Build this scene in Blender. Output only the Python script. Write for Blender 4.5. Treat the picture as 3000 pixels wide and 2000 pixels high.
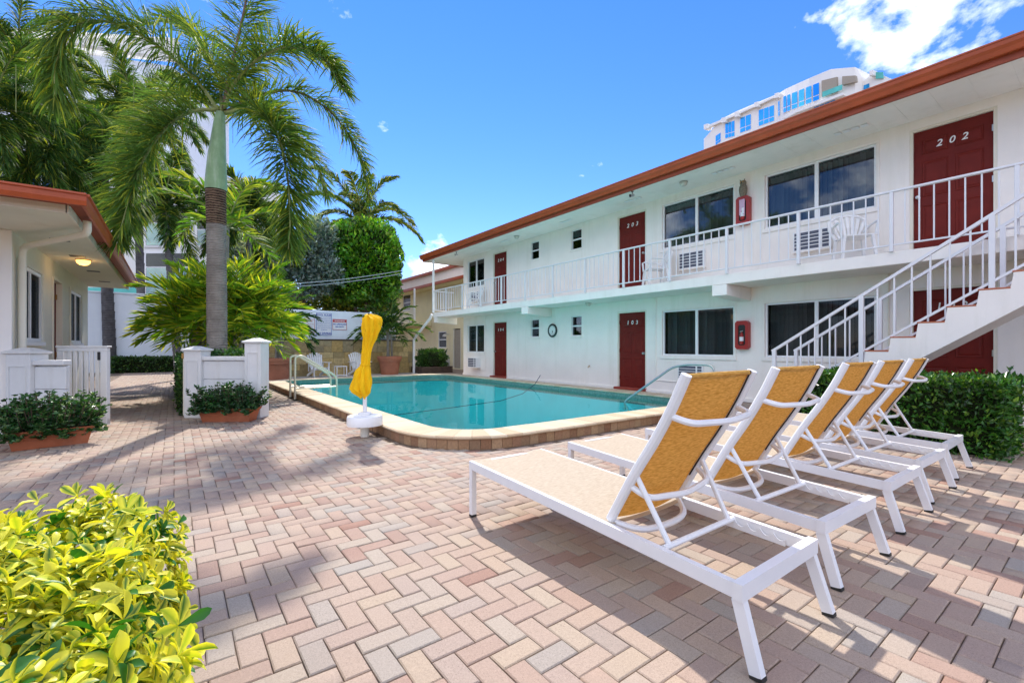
import bpy, math, random
import numpy as np
from mathutils import Vector, Matrix

for o in list(bpy.data.objects):
    bpy.data.objects.remove(o)
scene = bpy.context.scene
COL = scene.collection
R = math.radians
rnd = random.Random(7)
rng = np.random.default_rng(7)

# ------------------------------------------------------------------ camera
F_PX, HX, HY, CAM_H = 1333.0, 1500.0, 1017.0, 1.19      # measured on the 3000 x 2000 photograph
TH = math.atan(990 / F_PX)                              # heading, from the wall direction (+Y) to the right
SN, CS = math.sin(TH), math.cos(TH)
cam_data = bpy.data.cameras.new('camera')
cam_data.sensor_width = 36.0
cam_data.lens = 36.0 * F_PX / 3000.0
cam_data.shift_y = 17.0 / 3000.0
cam_data.clip_start = 0.02
cam_data.clip_end = 3000
cam = bpy.data.objects.new('camera', cam_data)
COL.objects.link(cam)
cam.location = (0, 0, CAM_H)
cam.rotation_euler = (R(90), 0, -TH)
scene.camera = cam

# ------------------------------------------------------------------ light
SUN_DIR = Vector((0.31, 0.87, 1.0)).normalized()         # towards the sun
sun_el = math.asin(SUN_DIR.z)
sun_az = math.atan2(SUN_DIR.x, SUN_DIR.y)
sd = bpy.data.lights.new('sun', 'SUN')
sd.energy = 2.05
sd.angle = R(1.2)
sd.color = (1.0, 0.94, 0.85)
sun = bpy.data.objects.new('sun', sd)
COL.objects.link(sun)
sun.rotation_euler = (-SUN_DIR).to_track_quat('-Z', 'Y').to_euler()
sun.location = (0, 0, 40)

world = bpy.data.worlds.new('World')
scene.world = world
world.use_nodes = True
wn, wl = world.node_tree.nodes, world.node_tree.links
wn.clear()
w_out = wn.new('ShaderNodeOutputWorld')
w_bg = wn.new('ShaderNodeBackground')
w_sky = wn.new('ShaderNodeTexSky')
w_sky.sky_type = 'NISHITA'
w_sky.sun_disc = False
w_sky.sun_elevation = sun_el
w_sky.sun_rotation = sun_az
w_sky.altitude = 0
w_sky.air_density = 1.0
w_sky.dust_density = 0.0
w_sky.ozone_density = 4.0
w_bg.inputs['Strength'].default_value = 0.081
w_hs = wn.new('ShaderNodeHueSaturation')
w_hs.inputs['Saturation'].default_value = 1.25
wl.new(w_sky.outputs[0], w_hs.inputs['Color'])
w_tint = wn.new('ShaderNodeMixRGB')                     # the deep blue of the photograph's sky
w_tint.blend_type = 'MULTIPLY'
w_tint.inputs[0].default_value = 1
w_tint.inputs[2].default_value = (.95, .80, 1.0, 1)
wl.new(w_hs.outputs[0], w_tint.inputs[1])
# clouds: broken cumulus from noise on the sky direction
w_tc = wn.new('ShaderNodeTexCoord')
w_sep = wn.new('ShaderNodeSeparateXYZ')
wl.new(w_tc.outputs['Generated'], w_sep.inputs[0])


def wmath(op, a, b=None, clamp=False):
    n = wn.new('ShaderNodeMath')
    n.operation = op
    n.use_clamp = clamp
    for i, v in enumerate((a, b)):
        if v is None:
            continue
        if isinstance(v, (int, float)):
            n.inputs[i].default_value = v
        else:
            wl.new(v, n.inputs[i])
    return n.outputs[0]


w_n1 = wn.new('ShaderNodeTexNoise')
w_n1.inputs['Scale'].default_value = 7.0
w_n1.inputs['Detail'].default_value = 9
w_n1.inputs['Roughness'].default_value = 0.58
w_n1.inputs['Distortion'].default_value = 0.15
w_map = wn.new('ShaderNodeMapping')
w_map.inputs['Scale'].default_value = (1, 1, 1.5)
wl.new(w_tc.outputs['Generated'], w_map.inputs[0])
wl.new(w_map.outputs[0], w_n1.inputs['Vector'])
boost = None


def cloud_blob(d, radius, amount):
    """a cloud bank round one direction of the sky"""
    global boost
    n = wn.new('ShaderNodeVectorMath')
    n.operation = 'DISTANCE'
    wl.new(w_tc.outputs['Generated'], n.inputs[0])
    n.inputs[1].default_value = Vector(d).normalized()
    v = wmath('MULTIPLY', wmath('SUBTRACT', 1.0, wmath('DIVIDE', n.outputs['Value'], radius), True), amount)
    boost = v if boost is None else wmath('MAXIMUM', boost, v)


def pix_dir(px, py):
    a, b = (px - HX) / F_PX, -(py - HY) / F_PX
    return (CS * a + SN, -SN * a + CS, b)


for px, py, r_, a_ in ((2760, 30, .22, .32), (2480, 80, .12, .28), (1265, 775, .085, .41), (1950, 455, .045, .31), (960, -10, .09, .29),
                       (640, 10, .08, .22), (3700, 200, .30, .36), (-500, 300, .4, .35), (1500, -900, .3, .3)):
    cloud_blob(pix_dir(px, py), r_, a_)
for k in range(19):                                     # denser cloud added out of frame as neutral fill light
    az = R(80 + 10.6 * k)
    e = R(8 + (k * 23) % 58)
    cloud_blob((math.sin(az + TH) * math.cos(e), math.cos(az + TH) * math.cos(e), math.sin(e)), .34 + .05 * (k % 3), .44)
cl = wmath('ADD', w_n1.outputs[0], boost)
w_ramp = wn.new('ShaderNodeValToRGB')
w_ramp.color_ramp.elements[0].position = 0.685
w_ramp.color_ramp.elements[1].position = 1.0
wl.new(cl, w_ramp.inputs[0])
w_mix = wn.new('ShaderNodeMixRGB')
wl.new(w_ramp.outputs[0], w_mix.inputs[0])
wl.new(w_tint.outputs[0], w_mix.inputs[1])
w_mix.inputs[2].default_value = (17.0, 16.6, 16.0, 1)
wl.new(w_mix.outputs[0], w_bg.inputs['Color'])
wl.new(w_bg.outputs[0], w_out.inputs[0])

vs = scene.view_settings
vs.view_transform = 'Standard'
vs.look = 'None'
vs.exposure = 1.60
vs.gamma = 1.0
vs.use_curve_mapping = False
scene.render.resolution_x, scene.render.resolution_y = 1024, 682
scene.cycles.max_bounces = 8
scene.cycles.transparent_max_bounces = 24
scene.cycles.caustics_reflective = False
scene.cycles.caustics_refractive = False


# ------------------------------------------------------------------ helpers
def at(px, py, depth):
    """the world point seen at pixel (px, py) of the photograph, depth metres in front of the camera"""
    d = pix_dir(px, py)
    return Vector((d[0] * depth, d[1] * depth, CAM_H + d[2] * depth))


def proj(x, y, z):
    zc = x * SN + y * CS
    return HX + F_PX * (x * CS - y * SN) / zc, HY - F_PX * (z - CAM_H) / zc, zc


def tag(o, label=None, category=None, group=None, kind=None):
    for k, v in (('label', label), ('category', category), ('group', group), ('kind', kind)):
        if v:
            o[k] = v
    return o


def thing(name, label, category, loc=(0, 0, 0), rz=0.0, group=None):
    o = bpy.data.objects.new(name, None)
    COL.objects.link(o)
    o.location = loc
    o.rotation_euler = (0, 0, rz)
    o.empty_display_size = 0.1
    return tag(o, label, category, group)


def copy_tree(src, parent=None):
    c = src.copy()
    COL.objects.link(c)
    c.parent = parent
    for ch in [x for x in bpy.data.objects if x.parent == src]:
        copy_tree(ch, c)
    return c


def base_loc(p):
    v = Vector((0, 0, 0))
    while p is not None:
        v += p.location
        p = p.parent
    return v


class MB:
    """collects shapes; build() links them as ONE mesh object"""

    def __init__(self):
        self.v, self.f = [], []

    def add(self, vs_, fs_):
        n = len(self.v)
        self.v += [tuple(p) for p in vs_]
        self.f += [tuple(i + n for i in f) for f in fs_]
        return self

    def box(self, x0, x1, y0, y1, z0, z1):
        return self.add([(x0, y0, z0), (x1, y0, z0), (x1, y1, z0), (x0, y1, z0), (x0, y0, z1), (x1, y0, z1), (x1, y1, z1), (x0, y1, z1)],
                        [(0, 3, 2, 1), (4, 5, 6, 7), (0, 1, 5, 4), (1, 2, 6, 5), (2, 3, 7, 6), (3, 0, 4, 7)])

    def bbox(self, x0, x1, y0, y1, z0, z1, b=0.006):
        """box with chamfered edges"""
        xs, ys, zs = (x0, x0 + b, x1 - b, x1), (y0, y0 + b, y1 - b, y1), (z0, z0 + b, z1 - b, z1)
        n = len(self.v)
        idx = {}
        for i in (0, 1):
            for j in (0, 1):
                for k in (0, 1):
                    cx, cy, cz = (x0, x1)[i], (y0, y1)[j], (z0, z1)[k]
                    ix, iy, iz = (xs[1], xs[2])[i], (ys[1], ys[2])[j], (zs[1], zs[2])[k]
                    for a, p in enumerate(((cx, iy, iz), (ix, cy, iz), (ix, iy, cz))):
                        idx[i, j, k, a] = len(self.v)
                        self.v.append(p)
        g = lambda i, j, k, a: idx[i, j, k, a]
        for a in (0, 1, 2):
            for s in (0, 1):
                q = []
                for u, w in ((0, 0), (1, 0), (1, 1), (0, 1)):
                    t = [0, 0, 0]
                    t[a] = s
                    t[(a + 1) % 3] = u
                    t[(a + 2) % 3] = w
                    q.append(g(*t, a))
                self.f.append(tuple(q if s else q[::-1]))
        for a in (0, 1, 2):                      # edges along axis a
            b1, b2 = (a + 1) % 3, (a + 2) % 3
            for u in (0, 1):
                for w in (0, 1):
                    t0, t1 = [0, 0, 0], [0, 0, 0]
                    t1[a] = 1
                    for t in (t0, t1):
                        t[b1], t[b2] = u, w
                    q = [g(*t0, b1), g(*t1, b1), g(*t1, b2), g(*t0, b2)]
                    self.f.append(tuple(q if (u == w) == False else q[::-1]))
        for i in (0, 1):
            for j in (0, 1):
                for k in (0, 1):
                    q = (g(i, j, k, 0), g(i, j, k, 1), g(i, j, k, 2))
                    self.f.append(q if (i + j + k) % 2 else q[::-1])
        return self

    def tube(self, pts, r, n=8, cap=True, r1=None):
        pts = [Vector(p) for p in pts]
        m = len(pts)
        base = len(self.v)
        prev = None
        for i, p in enumerate(pts):
            t = (pts[min(i + 1, m - 1)] - pts[max(i - 1, 0)]).normalized()
            if prev is None:
                u = t.cross(Vector((0, 0, 1)))
                if u.length < 1e-4:
                    u = t.cross(Vector((0, 1, 0)))
            else:
                u = prev - t * prev.dot(t)
            u.normalize()
            prev = u
            w = t.cross(u)
            rr = r if r1 is None else r + (r1 - r) * i / (m - 1)
            for k in range(n):
                a = 2 * math.pi * k / n
                self.v.append(tuple(p + u * (rr * math.cos(a)) + w * (rr * math.sin(a))))
        for i in range(m - 1):
            for k in range(n):
                a, b = base + i * n + k, base + i * n + (k + 1) % n
                self.f.append((a, b, b + n, a + n))
        if cap:
            self.f.append(tuple(base + k for k in range(n))[::-1])
            self.f.append(tuple(base + (m - 1) * n + k for k in range(n)))
        return self

    def bar(self, p, q, w, h, up=(0, 0, 1)):
        """square bar from p to q, w wide, h high"""
        p, q = Vector(p), Vector(q)
        t = (q - p).normalized()
        s = t.cross(Vector(up))
        if s.length < 1e-4:
            s = t.cross(Vector((0, 1, 0)))
        s.normalize()
        u = s.cross(t)
        vs_ = []
        for e in (p, q):
            for a, b in ((-1, -1), (1, -1), (1, 1), (-1, 1)):
                vs_.append(e + s * (a * w / 2) + u * (b * h / 2))
        return self.add(vs_, [(0, 1, 2, 3)[::-1], (4, 5, 6, 7), (0, 1, 5, 4), (1, 2, 6, 5), (2, 3, 7, 6), (3, 0, 4, 7)])

    def lathe(self, prof, c=(0, 0), n=24, cap=True):
        """prof: (radius, z) from bottom to top"""
        base = len(self.v)
        for r, z in prof:
            for k in range(n):
                a = 2 * math.pi * k / n
                self.v.append((c[0] + r * math.cos(a), c[1] + r * math.sin(a), z))
        for i in range(len(prof) - 1):
            for k in range(n):
                a, b = base + i * n + k, base + i * n + (k + 1) % n
                self.f.append((a, b, b + n, a + n))
        if cap:
            self.f.append(tuple(base + k for k in range(n))[::-1])
            self.f.append(tuple(base + (len(prof) - 1) * n + k for k in range(n)))
        return self

    def prism(self, poly, axis, a0, a1):
        """poly: 2-D points, extruded along axis 0/1/2 from a0 to a1 (the two other axes in order)"""
        def mk(p, a):
            q = [0, 0, 0]
            q[axis] = a
            o = [i for i in range(3) if i != axis]
            q[o[0]], q[o[1]] = p
            return tuple(q)
        n = len(poly)
        vs_ = [mk(p, a0) for p in poly] + [mk(p, a1) for p in poly]
        fs_ = [tuple(range(n))[::-1], tuple(range(n, 2 * n))] + [(i, (i + 1) % n, (i + 1) % n + n, i + n) for i in range(n)]
        return self.add(vs_, fs_)

    def xf(self, fn):
        self.v = [tuple(fn(*p)) for p in self.v]
        return self

    def build(self, name, mat, parent=None, smooth=False, local=False):
        me = bpy.data.meshes.new(name)
        v = self.v
        if parent is not None and not local:
            b = base_loc(parent)
            v = [(p[0] - b.x, p[1] - b.y, p[2] - b.z) for p in v]
        me.from_pydata(v, [], self.f)
        me.materials.append(mat)
        if smooth:
            me.shade_smooth()
            try:
                me.set_sharp_from_angle(angle=R(35))
            except Exception:
                pass
        me.update()
        o = bpy.data.objects.new(name, me)
        COL.objects.link(o)
        o.parent = parent
        return o


def fix_normals(o):
    import bmesh
    bm = bmesh.new()
    bm.from_mesh(o.data)
    bmesh.ops.recalc_face_normals(bm, faces=bm.faces)
    bm.to_mesh(o.data)
    bm.free()
    return o


def np_mesh(name, V, quads=None, tris=None, col=None, mat=None, parent=None, smooth=False):
    """a big mesh from arrays; col: one colour per vertex"""
    V = np.asarray(V, dtype=np.float32)
    if parent is not None:
        b = base_loc(parent)
        V = V - np.array([b.x, b.y, b.z], dtype=np.float32)
    q = np.zeros((0, 4), int) if quads is None else np.asarray(quads, dtype=np.int32)
    t = np.zeros((0, 3), int) if tris is None else np.asarray(tris, dtype=np.int32)
    me = bpy.data.meshes.new(name)
    me.vertices.add(len(V))
    me.vertices.foreach_set('co', V.ravel())
    nl = q.size + t.size
    me.loops.add(nl)
    me.loops.foreach_set('vertex_index', np.concatenate([q.ravel(), t.ravel()]).astype(np.int32))
    me.polygons.add(len(q) + len(t))
    me.polygons.foreach_set('loop_start', np.concatenate([np.arange(len(q)) * 4, len(q) * 4 + np.arange(len(t)) * 3]).astype(np.int32))
    if smooth:
        me.polygons.foreach_set('use_smooth', np.ones(len(q) + len(t), dtype=bool))
    me.update(calc_edges=True)
    if col is not None:
        ca = me.color_attributes.new('Col', 'FLOAT_COLOR', 'POINT')
        c4 = np.ones((len(V), 4), dtype=np.float32)
        c4[:, :3] = col
        ca.data.foreach_set('color', c4.ravel())
    if mat:
        me.materials.append(mat)
    o = bpy.data.objects.new(name, me)
    COL.objects.link(o)
    o.parent = parent
    return o


def text_mesh(s, size, mat, name, parent, M, extrude=0.002, shear=0.0, spacing=1.0, bold=0.0):
    cu = bpy.data.curves.new('t', 'FONT')
    cu.body = s
    cu.size = size
    cu.align_x = 'CENTER'
    cu.align_y = 'CENTER'
    cu.extrude = extrude
    cu.shear = shear
    cu.space_character = spacing
    cu.offset = bold
    cu.resolution_u = 3
    to = bpy.data.objects.new('t', cu)
    me = bpy.data.meshes.new_from_object(to)
    bpy.data.objects.remove(to)
    bpy.data.curves.remove(cu)
    me.materials.append(mat)
    b = base_loc(parent) if parent else Vector((0, 0, 0))
    me.transform(Matrix.Translation(-b) @ M)
    me.name = name
    o = bpy.data.objects.new(name, me)
    COL.objects.link(o)
    o.parent = parent
    return o


def face_matrix(pos, right, up=(0, 0, 1)):
    """text plane: x along right, y along up"""
    r_, u_ = Vector(right).normalized(), Vector(up).normalized()
    n_ = r_.cross(u_)
    M = Matrix((r_, u_, n_)).transposed().to_4x4()
    M.translation = Vector(pos)
    return M


# ------------------------------------------------------------------ materials
def new_mat(name):
    m = bpy.data.materials.new(name)
    m.use_nodes = True
    n = m.node_tree.nodes
    n.clear()
    out = n.new('ShaderNodeOutputMaterial')
    return m, n, m.node_tree.links, out


def mat_paint(name, col, rough=0.6, var=0.06, scale=6.0, bump=0.0, bscale=60.0, spec=0.4, stain=None, metal=0.0, coat=0.0, objvar=0.0, streak=0.0):
    """painted / plastered / moulded surface: colour with slow mottling, fine grain and relief"""
    m, n, l, out = new_mat(name)
    p = n.new('ShaderNodeBsdfPrincipled')
    p.inputs['Roughness'].default_value = rough
    p.inputs['Specular IOR Level'].default_value = spec
    p.inputs['Metallic'].default_value = metal
    p.inputs['Coat Weight'].default_value = coat
    tc = n.new('ShaderNodeTexCoord')
    no = n.new('ShaderNodeTexNoise')
    no.inputs['Scale'].default_value = scale
    no.inputs['Detail'].default_value = 6
    no.inputs['Roughness'].default_value = 0.6
    l.new(tc.outputs['Object'], no.inputs['Vector'])
    rp = n.new('ShaderNodeValToRGB')
    rp.color_ramp.elements[0].position = 0.3
    rp.color_ramp.elements[1].position = 0.7
    c0 = [max(0, c * (1 - var)) for c in col]
    c1 = [min(1, c * (1 + var)) for c in col]
    rp.color_ramp.elements[0].color = (*c0, 1)
    rp.color_ramp.elements[1].color = (*c1, 1)
    l.new(no.outputs[0], rp.inputs[0])
    src = rp.outputs[0]
    if stain:
        n2 = n.new('ShaderNodeTexNoise')
        n2.inputs['Scale'].default_value = scale * 0.35
        n2.inputs['Detail'].default_value = 8
        n2.inputs['Roughness'].default_value = 0.7
        mp = n.new('ShaderNodeMapping')
        mp.inputs['Scale'].default_value = (5, 5, 0.5) if streak else (1, 1, 1)
        mp.inputs['Location'].default_value = (3.1, 1.7, 0.4)
        l.new(tc.outputs['Object'], mp.inputs[0])
        l.new(mp.outputs[0], n2.inputs['Vector'])
        r2 = n.new('ShaderNodeValToRGB')
        r2.color_ramp.elements[0].position = 0.52
        r2.color_ramp.elements[1].position = 0.78
        l.new(n2.outputs[0], r2.inputs[0])
        mx = n.new('ShaderNodeMixRGB')
        l.new(r2.outputs[0], mx.inputs[0])
        l.new(src, mx.inputs[1])
        mx.inputs[2].default_value = (*stain, 1)
        src = mx.outputs[0]
    if objvar:
        oi = n.new('ShaderNodeObjectInfo')
        hs = n.new('ShaderNodeHueSaturation')
        mr = n.new('ShaderNodeMapRange')
        mr.inputs['To Min'].default_value = 1 - objvar
        mr.inputs['To Max'].default_value = 1 + objvar
        l.new(oi.outputs['Random'], mr.inputs[0])
        l.new(mr.outputs[0], hs.inputs['Value'])
        l.new(src, hs.inputs['Color'])
        src = hs.outputs[0]
    l.new(src, p.inputs['Base Color'])
    if bump:
        nb = n.new('ShaderNodeTexNoise')
        nb.inputs['Scale'].default_value = bscale
        nb.inputs['Detail'].default_value = 4
        l.new(tc.outputs['Object'], nb.inputs['Vector'])
        b = n.new('ShaderNodeBump')
        b.inputs['Strength'].default_value = bump
        b.inputs['Distance'].default_value = 0.01
        l.new(nb.outputs[0], b.inputs['Height'])
        l.new(b.outputs[0], p.inputs['Normal'])
    l.new(p.outputs[0], out.inputs[0])
    return m


def mat_pieces(name, ramp, rough=0.85, attr=False, grain=0.25, gscale=90.0, bump=0.25, big=None):
    """stones, bricks, pavers: each piece takes its own colour from a ramp (per object, or per piece of a joined mesh)"""
    m, n, l, out = new_mat(name)
    p = n.new('ShaderNodeBsdfPrincipled')
    p.inputs['Roughness'].default_value = rough
    p.inputs['Specular IOR Level'].default_value = 0.25
    geo = n.new('ShaderNodeNewGeometry')
    if attr:
        a = n.new('ShaderNodeAttribute')
        a.attribute_name = 'Col'
        sp = n.new('ShaderNodeSeparateColor')
        l.new(a.outputs['Color'], sp.inputs[0])
        v = sp.outputs[0]
    else:
        oi = n.new('ShaderNodeObjectInfo')
        v = oi.outputs['Random']
    rp = n.new('ShaderNodeValToRGB')
    rp.color_ramp.interpolation = 'LINEAR'
    els = rp.color_ramp.elements
    while len(els) < len(ramp):
        els.new(0.5)
    for e, (pos, c) in zip(els, ramp):
        e.position = pos
        e.color = (*c, 1)
    l.new(v, rp.inputs[0])
    no = n.new('ShaderNodeTexNoise')
    no.inputs['Scale'].default_value = gscale
    no.inputs['Detail'].default_value = 5
    no.inputs['Roughness'].default_value = 0.7
    l.new(geo.outputs['Position'], no.inputs['Vector'])
    mr = n.new('ShaderNodeMapRange')
    mr.inputs['From Min'].default_value = 0.25
    mr.inputs['From Max'].default_value = 0.75
    mr.inputs['To Min'].default_value = 1 - grain
    mr.inputs['To Max'].default_value = 1 + grain
    l.new(no.outputs[0], mr.inputs[0])
    hs = n.new('ShaderNodeHueSaturation')
    l.new(rp.outputs[0], hs.inputs['Color'])
    l.new(mr.outputs[0], hs.inputs['Value'])
    src = hs.outputs[0]
    sk = n.new('ShaderNodeTexNoise')
    sk.inputs['Scale'].default_value = 330
    sk.inputs['Detail'].default_value = 2
    l.new(geo.outputs['Position'], sk.inputs['Vector'])
    sr = n.new('ShaderNodeValToRGB')
    sr.color_ramp.elements[0].position = .30
    sr.color_ramp.elements[0].color = (.45, .42, .40, 1)
    sr.color_ramp.elements[1].position = .40
    sr.color_ramp.elements[1].color = (1, 1, 1, 1)
    l.new(sk.outputs[0], sr.inputs[0])
    sm = n.new('ShaderNodeMixRGB')
    sm.blend_type = 'MULTIPLY'
    sm.inputs[0].default_value = 1
    l.new(src, sm.inputs[1])
    l.new(sr.outputs[0], sm.inputs[2])
    src = sm.outputs[0]
    if big:
        nb = n.new('ShaderNodeTexNoise')
        nb.inputs['Scale'].default_value = 0.9
        nb.inputs['Detail'].default_value = 7
        nb.inputs['Roughness'].default_value = 0.65
        l.new(geo.outputs['Position'], nb.inputs['Vector'])
        r2 = n.new('ShaderNodeValToRGB')
        r2.color_ramp.elements[0].position = 0.45
        r2.color_ramp.elements[1].position = 0.75
        r2.color_ramp.elements[1].color = (.6, .6, .6, 1)
        l.new(nb.outputs[0], r2.inputs[0])
        mx = n.new('ShaderNodeMixRGB')
        l.new(r2.outputs[0], mx.inputs[0])
        l.new(src, mx.inputs[1])
        mx.inputs[2].default_value = (*big, 1)
        src = mx.outputs[0]
    l.new(src, p.inputs['Base Color'])
    bp = n.new('ShaderNodeBump')
    bp.inputs['Strength'].default_value = bump
    bp.inputs['Distance'].default_value = 0.004
    l.new(no.outputs[0], bp.inputs['Height'])
    l.new(bp.outputs[0], p.inputs['Normal'])
    l.new(p.outputs[0], out.inputs[0])
    return m


def mat_leaf(name, col=None, trans=0.35, rough=0.42, tint=(1, 1, 1), gloss=0.35):
    """leaf: colour from the mesh's own leaf colours, some light through the blade"""
    m, n, l, out = new_mat(name)
    p = n.new('ShaderNodeBsdfPrincipled')
    p.inputs['Roughness'].default_value = rough
    p.inputs['Specular IOR Level'].default_value = gloss
    t = n.new('ShaderNodeBsdfTranslucent')
    if col is None:
        a = n.new('ShaderNodeAttribute')
        a.attribute_name = 'Col'
        src = a.outputs['Color']
    else:
        r = n.new('ShaderNodeRGB')
        r.outputs[0].default_value = (*col, 1)
        src = r.outputs[0]
    l.new(src, p.inputs['Base Color'])
    mx2 = n.new('ShaderNodeMixRGB')
    mx2.blend_type = 'MULTIPLY'
    mx2.inputs[0].default_value = 1
    mx2.inputs[2].default_value = (1.5 * tint[0], 1.35 * tint[1], 0.5 * tint[2], 1)
    l.new(src, mx2.inputs[1])
    l.new(mx2.outputs[0], t.inputs['Color'])
    mx = n.new('ShaderNodeMixShader')
    mx.inputs[0].default_value = trans
    l.new(p.outputs[0], mx.inputs[1])
    l.new(t.outputs[0], mx.inputs[2])
    l.new(mx.outputs[0], out.inputs[0])
    return m


def mat_glass(name, tint=(.3, .34, .36), refl=0.06, rough=0.0, fk=1.0):
    """window glass: tinted, clear reflections that grow at grazing angles"""
    m, n, l, out = new_mat(name)
    tr = n.new('ShaderNodeBsdfTransparent')
    tr.inputs[0].default_value = (*tint, 1)
    gl = n.new('ShaderNodeBsdfGlossy')
    gl.inputs['Roughness'].default_value = rough
    gl.inputs['Color'].default_value = (.95, .97, 1, 1)
    lw = n.new('ShaderNodeFresnel')
    lw.inputs['IOR'].default_value = 1.5
    ad = n.new('ShaderNodeMath')
    ad.operation = 'MULTIPLY_ADD'
    ad.use_clamp = True
    ad.inputs[1].default_value = fk
    ad.inputs[2].default_value = refl
    l.new(lw.outputs[0], ad.inputs[0])
    mx = n.new('ShaderNodeMixShader')
    l.new(ad.outputs[0], mx.inputs[0])
    l.new(tr.outputs[0], mx.inputs[1])
    l.new(gl.outputs[0], mx.inputs[2])
    l.new(mx.outputs[0], out.inputs[0])
    return m


def mat_water(name):
    m, n, l, out = new_mat(name)
    tr = n.new('ShaderNodeBsdfTransparent')
    tr.inputs[0].default_value = (.78, .99, .985, 1)
    gl = n.new('ShaderNodeBsdfGlossy')
    gl.inputs['Roughness'].default_value = 0.0
    fr = n.new('ShaderNodeFresnel')
    fr.inputs['IOR'].default_value = 1.33
    geo = n.new('ShaderNodeNewGeometry')
    no = n.new('ShaderNodeTexNoise')
    no.inputs['Scale'].default_value = 1.6
    no.inputs['Detail'].default_value = 3
    l.new(geo.outputs['Position'], no.inputs['Vector'])
    bp = n.new('ShaderNodeBump')
    bp.inputs['Strength'].default_value = 0.10
    bp.inputs['Distance'].default_value = 0.03
    l.new(no.outputs[0], bp.inputs['Height'])
    l.new(bp.outputs[0], gl.inputs['Normal'])
    mx = n.new('ShaderNodeMixShader')
    fm = n.new('ShaderNodeMath')
    fm.operation = 'MULTIPLY'
    fm.inputs[1].default_value = 0.60
    l.new(fr.outputs[0], fm.inputs[0])
    l.new(fm.outputs[0], mx.inputs[0])
    l.new(tr.outputs[0], mx.inputs[1])
    l.new(gl.outputs[0], mx.inputs[2])
    l.new(mx.outputs[0], out.inputs[0])
    return m


def mat_sling(name, col, col2):
    """woven sling cloth: fine cross weave with irregular threads, a little light through"""
    m, n, l, out = new_mat(name)
    p = n.new('ShaderNodeBsdfPrincipled')
    p.inputs['Roughness'].default_value = 0.75
    p.inputs['Specular IOR Level'].default_value = 0.2
    tc = n.new('ShaderNodeTexCoord')
    mp = n.new('ShaderNodeMapping')
    mp.inputs['Scale'].default_value = (28, 150, 150)
    l.new(tc.outputs['Object'], mp.inputs[0])
    no = n.new('ShaderNodeTexNoise')
    no.inputs['Scale'].default_value = 1
    no.inputs['Detail'].default_value = 3
    l.new(mp.outputs[0], no.inputs['Vector'])
    rp = n.new('ShaderNodeValToRGB')
    rp.color_ramp.elements[0].position = 0.3
    rp.color_ramp.elements[0].color = (*col2, 1)
    rp.color_ramp.elements[1].position = 0.65
    rp.color_ramp.elements[1].color = (*col, 1)
    l.new(no.outputs[0], rp.inputs[0])
    l.new(rp.outputs[0], p.inputs['Base Color'])
    bp = n.new('ShaderNodeBump')
    bp.inputs['Strength'].default_value = 0.3
    bp.inputs['Distance'].default_value = 0.002
    l.new(no.outputs[0], bp.inputs['Height'])
    l.new(bp.outputs[0], p.inputs['Normal'])
    t = n.new('ShaderNodeBsdfTranslucent')
    l.new(rp.outputs[0], t.inputs['Color'])
    mx = n.new('ShaderNodeMixShader')
    mx.inputs[0].default_value = 0.42
    l.new(p.outputs[0], mx.inputs[1])
    l.new(t.outputs[0], mx.inputs[2])
    l.new(mx.outputs[0], out.inputs[0])
    return m


def mat_bark(name, col, dark, bands=9.0, amount=.6):
    """palm trunk: ring scars round the stem over fibrous bark"""
    m, n, l, out = new_mat(name)
    p = n.new('ShaderNodeBsdfPrincipled')
    p.inputs['Roughness'].default_value = .9
    p.inputs['Specular IOR Level'].default_value = .15
    tc = n.new('ShaderNodeTexCoord')
    wv = n.new('ShaderNodeTexWave')
    wv.bands_direction = 'Z'
    wv.inputs['Scale'].default_value = bands
    wv.inputs['Distortion'].default_value = 3.5
    wv.inputs['Detail'].default_value = 4
    wv.inputs['Detail Scale'].default_value = 2.2
    l.new(tc.outputs['Object'], wv.inputs['Vector'])
    mp = n.new('ShaderNodeMapping')
    mp.inputs['Scale'].default_value = (14, 14, 3)
    l.new(tc.outputs['Object'], mp.inputs[0])
    no = n.new('ShaderNodeTexNoise')
    no.inputs['Scale'].default_value = 2.2
    no.inputs['Detail'].default_value = 8
    no.inputs['Roughness'].default_value = .7
    l.new(mp.outputs[0], no.inputs['Vector'])
    mul = n.new('ShaderNodeMath')
    mul.operation = 'MULTIPLY'
    l.new(wv.outputs['Fac'], mul.inputs[0])
    l.new(no.outputs[0], mul.inputs[1])
    rp = n.new('ShaderNodeValToRGB')
    rp.color_ramp.elements[0].position = .12
    rp.color_ramp.elements[0].color = (*col, 1)
    rp.color_ramp.elements[1].position = .12 + amount
    rp.color_ramp.elements[1].color = (*dark, 1)
    l.new(mul.outputs[0], rp.inputs[0])
    n3 = n.new('ShaderNodeTexNoise')
    n3.inputs['Scale'].default_value = 5
    n3.inputs['Detail'].default_value = 6
    l.new(tc.outputs['Object'], n3.inputs['Vector'])
    mr = n.new('ShaderNodeMapRange')
    mr.inputs['From Min'].default_value = .3
    mr.inputs['From Max'].default_value = .7
    mr.inputs['To Min'].default_value = .75
    mr.inputs['To Max'].default_value = 1.25
    l.new(n3.outputs[0], mr.inputs[0])
    hs = n.new('ShaderNodeHueSaturation')
    l.new(mr.outputs[0], hs.inputs['Value'])
    l.new(rp.outputs[0], hs.inputs['Color'])
    l.new(hs.outputs[0], p.inputs['Base Color'])
    bp = n.new('ShaderNodeBump')
    bp.inputs['Strength'].default_value = .7
    bp.inputs['Distance'].default_value = .02
    l.new(mul.outputs[0], bp.inputs['Height'])
    l.new(bp.outputs[0], p.inputs['Normal'])
    l.new(p.outputs[0], out.inputs[0])
    return m


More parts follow.
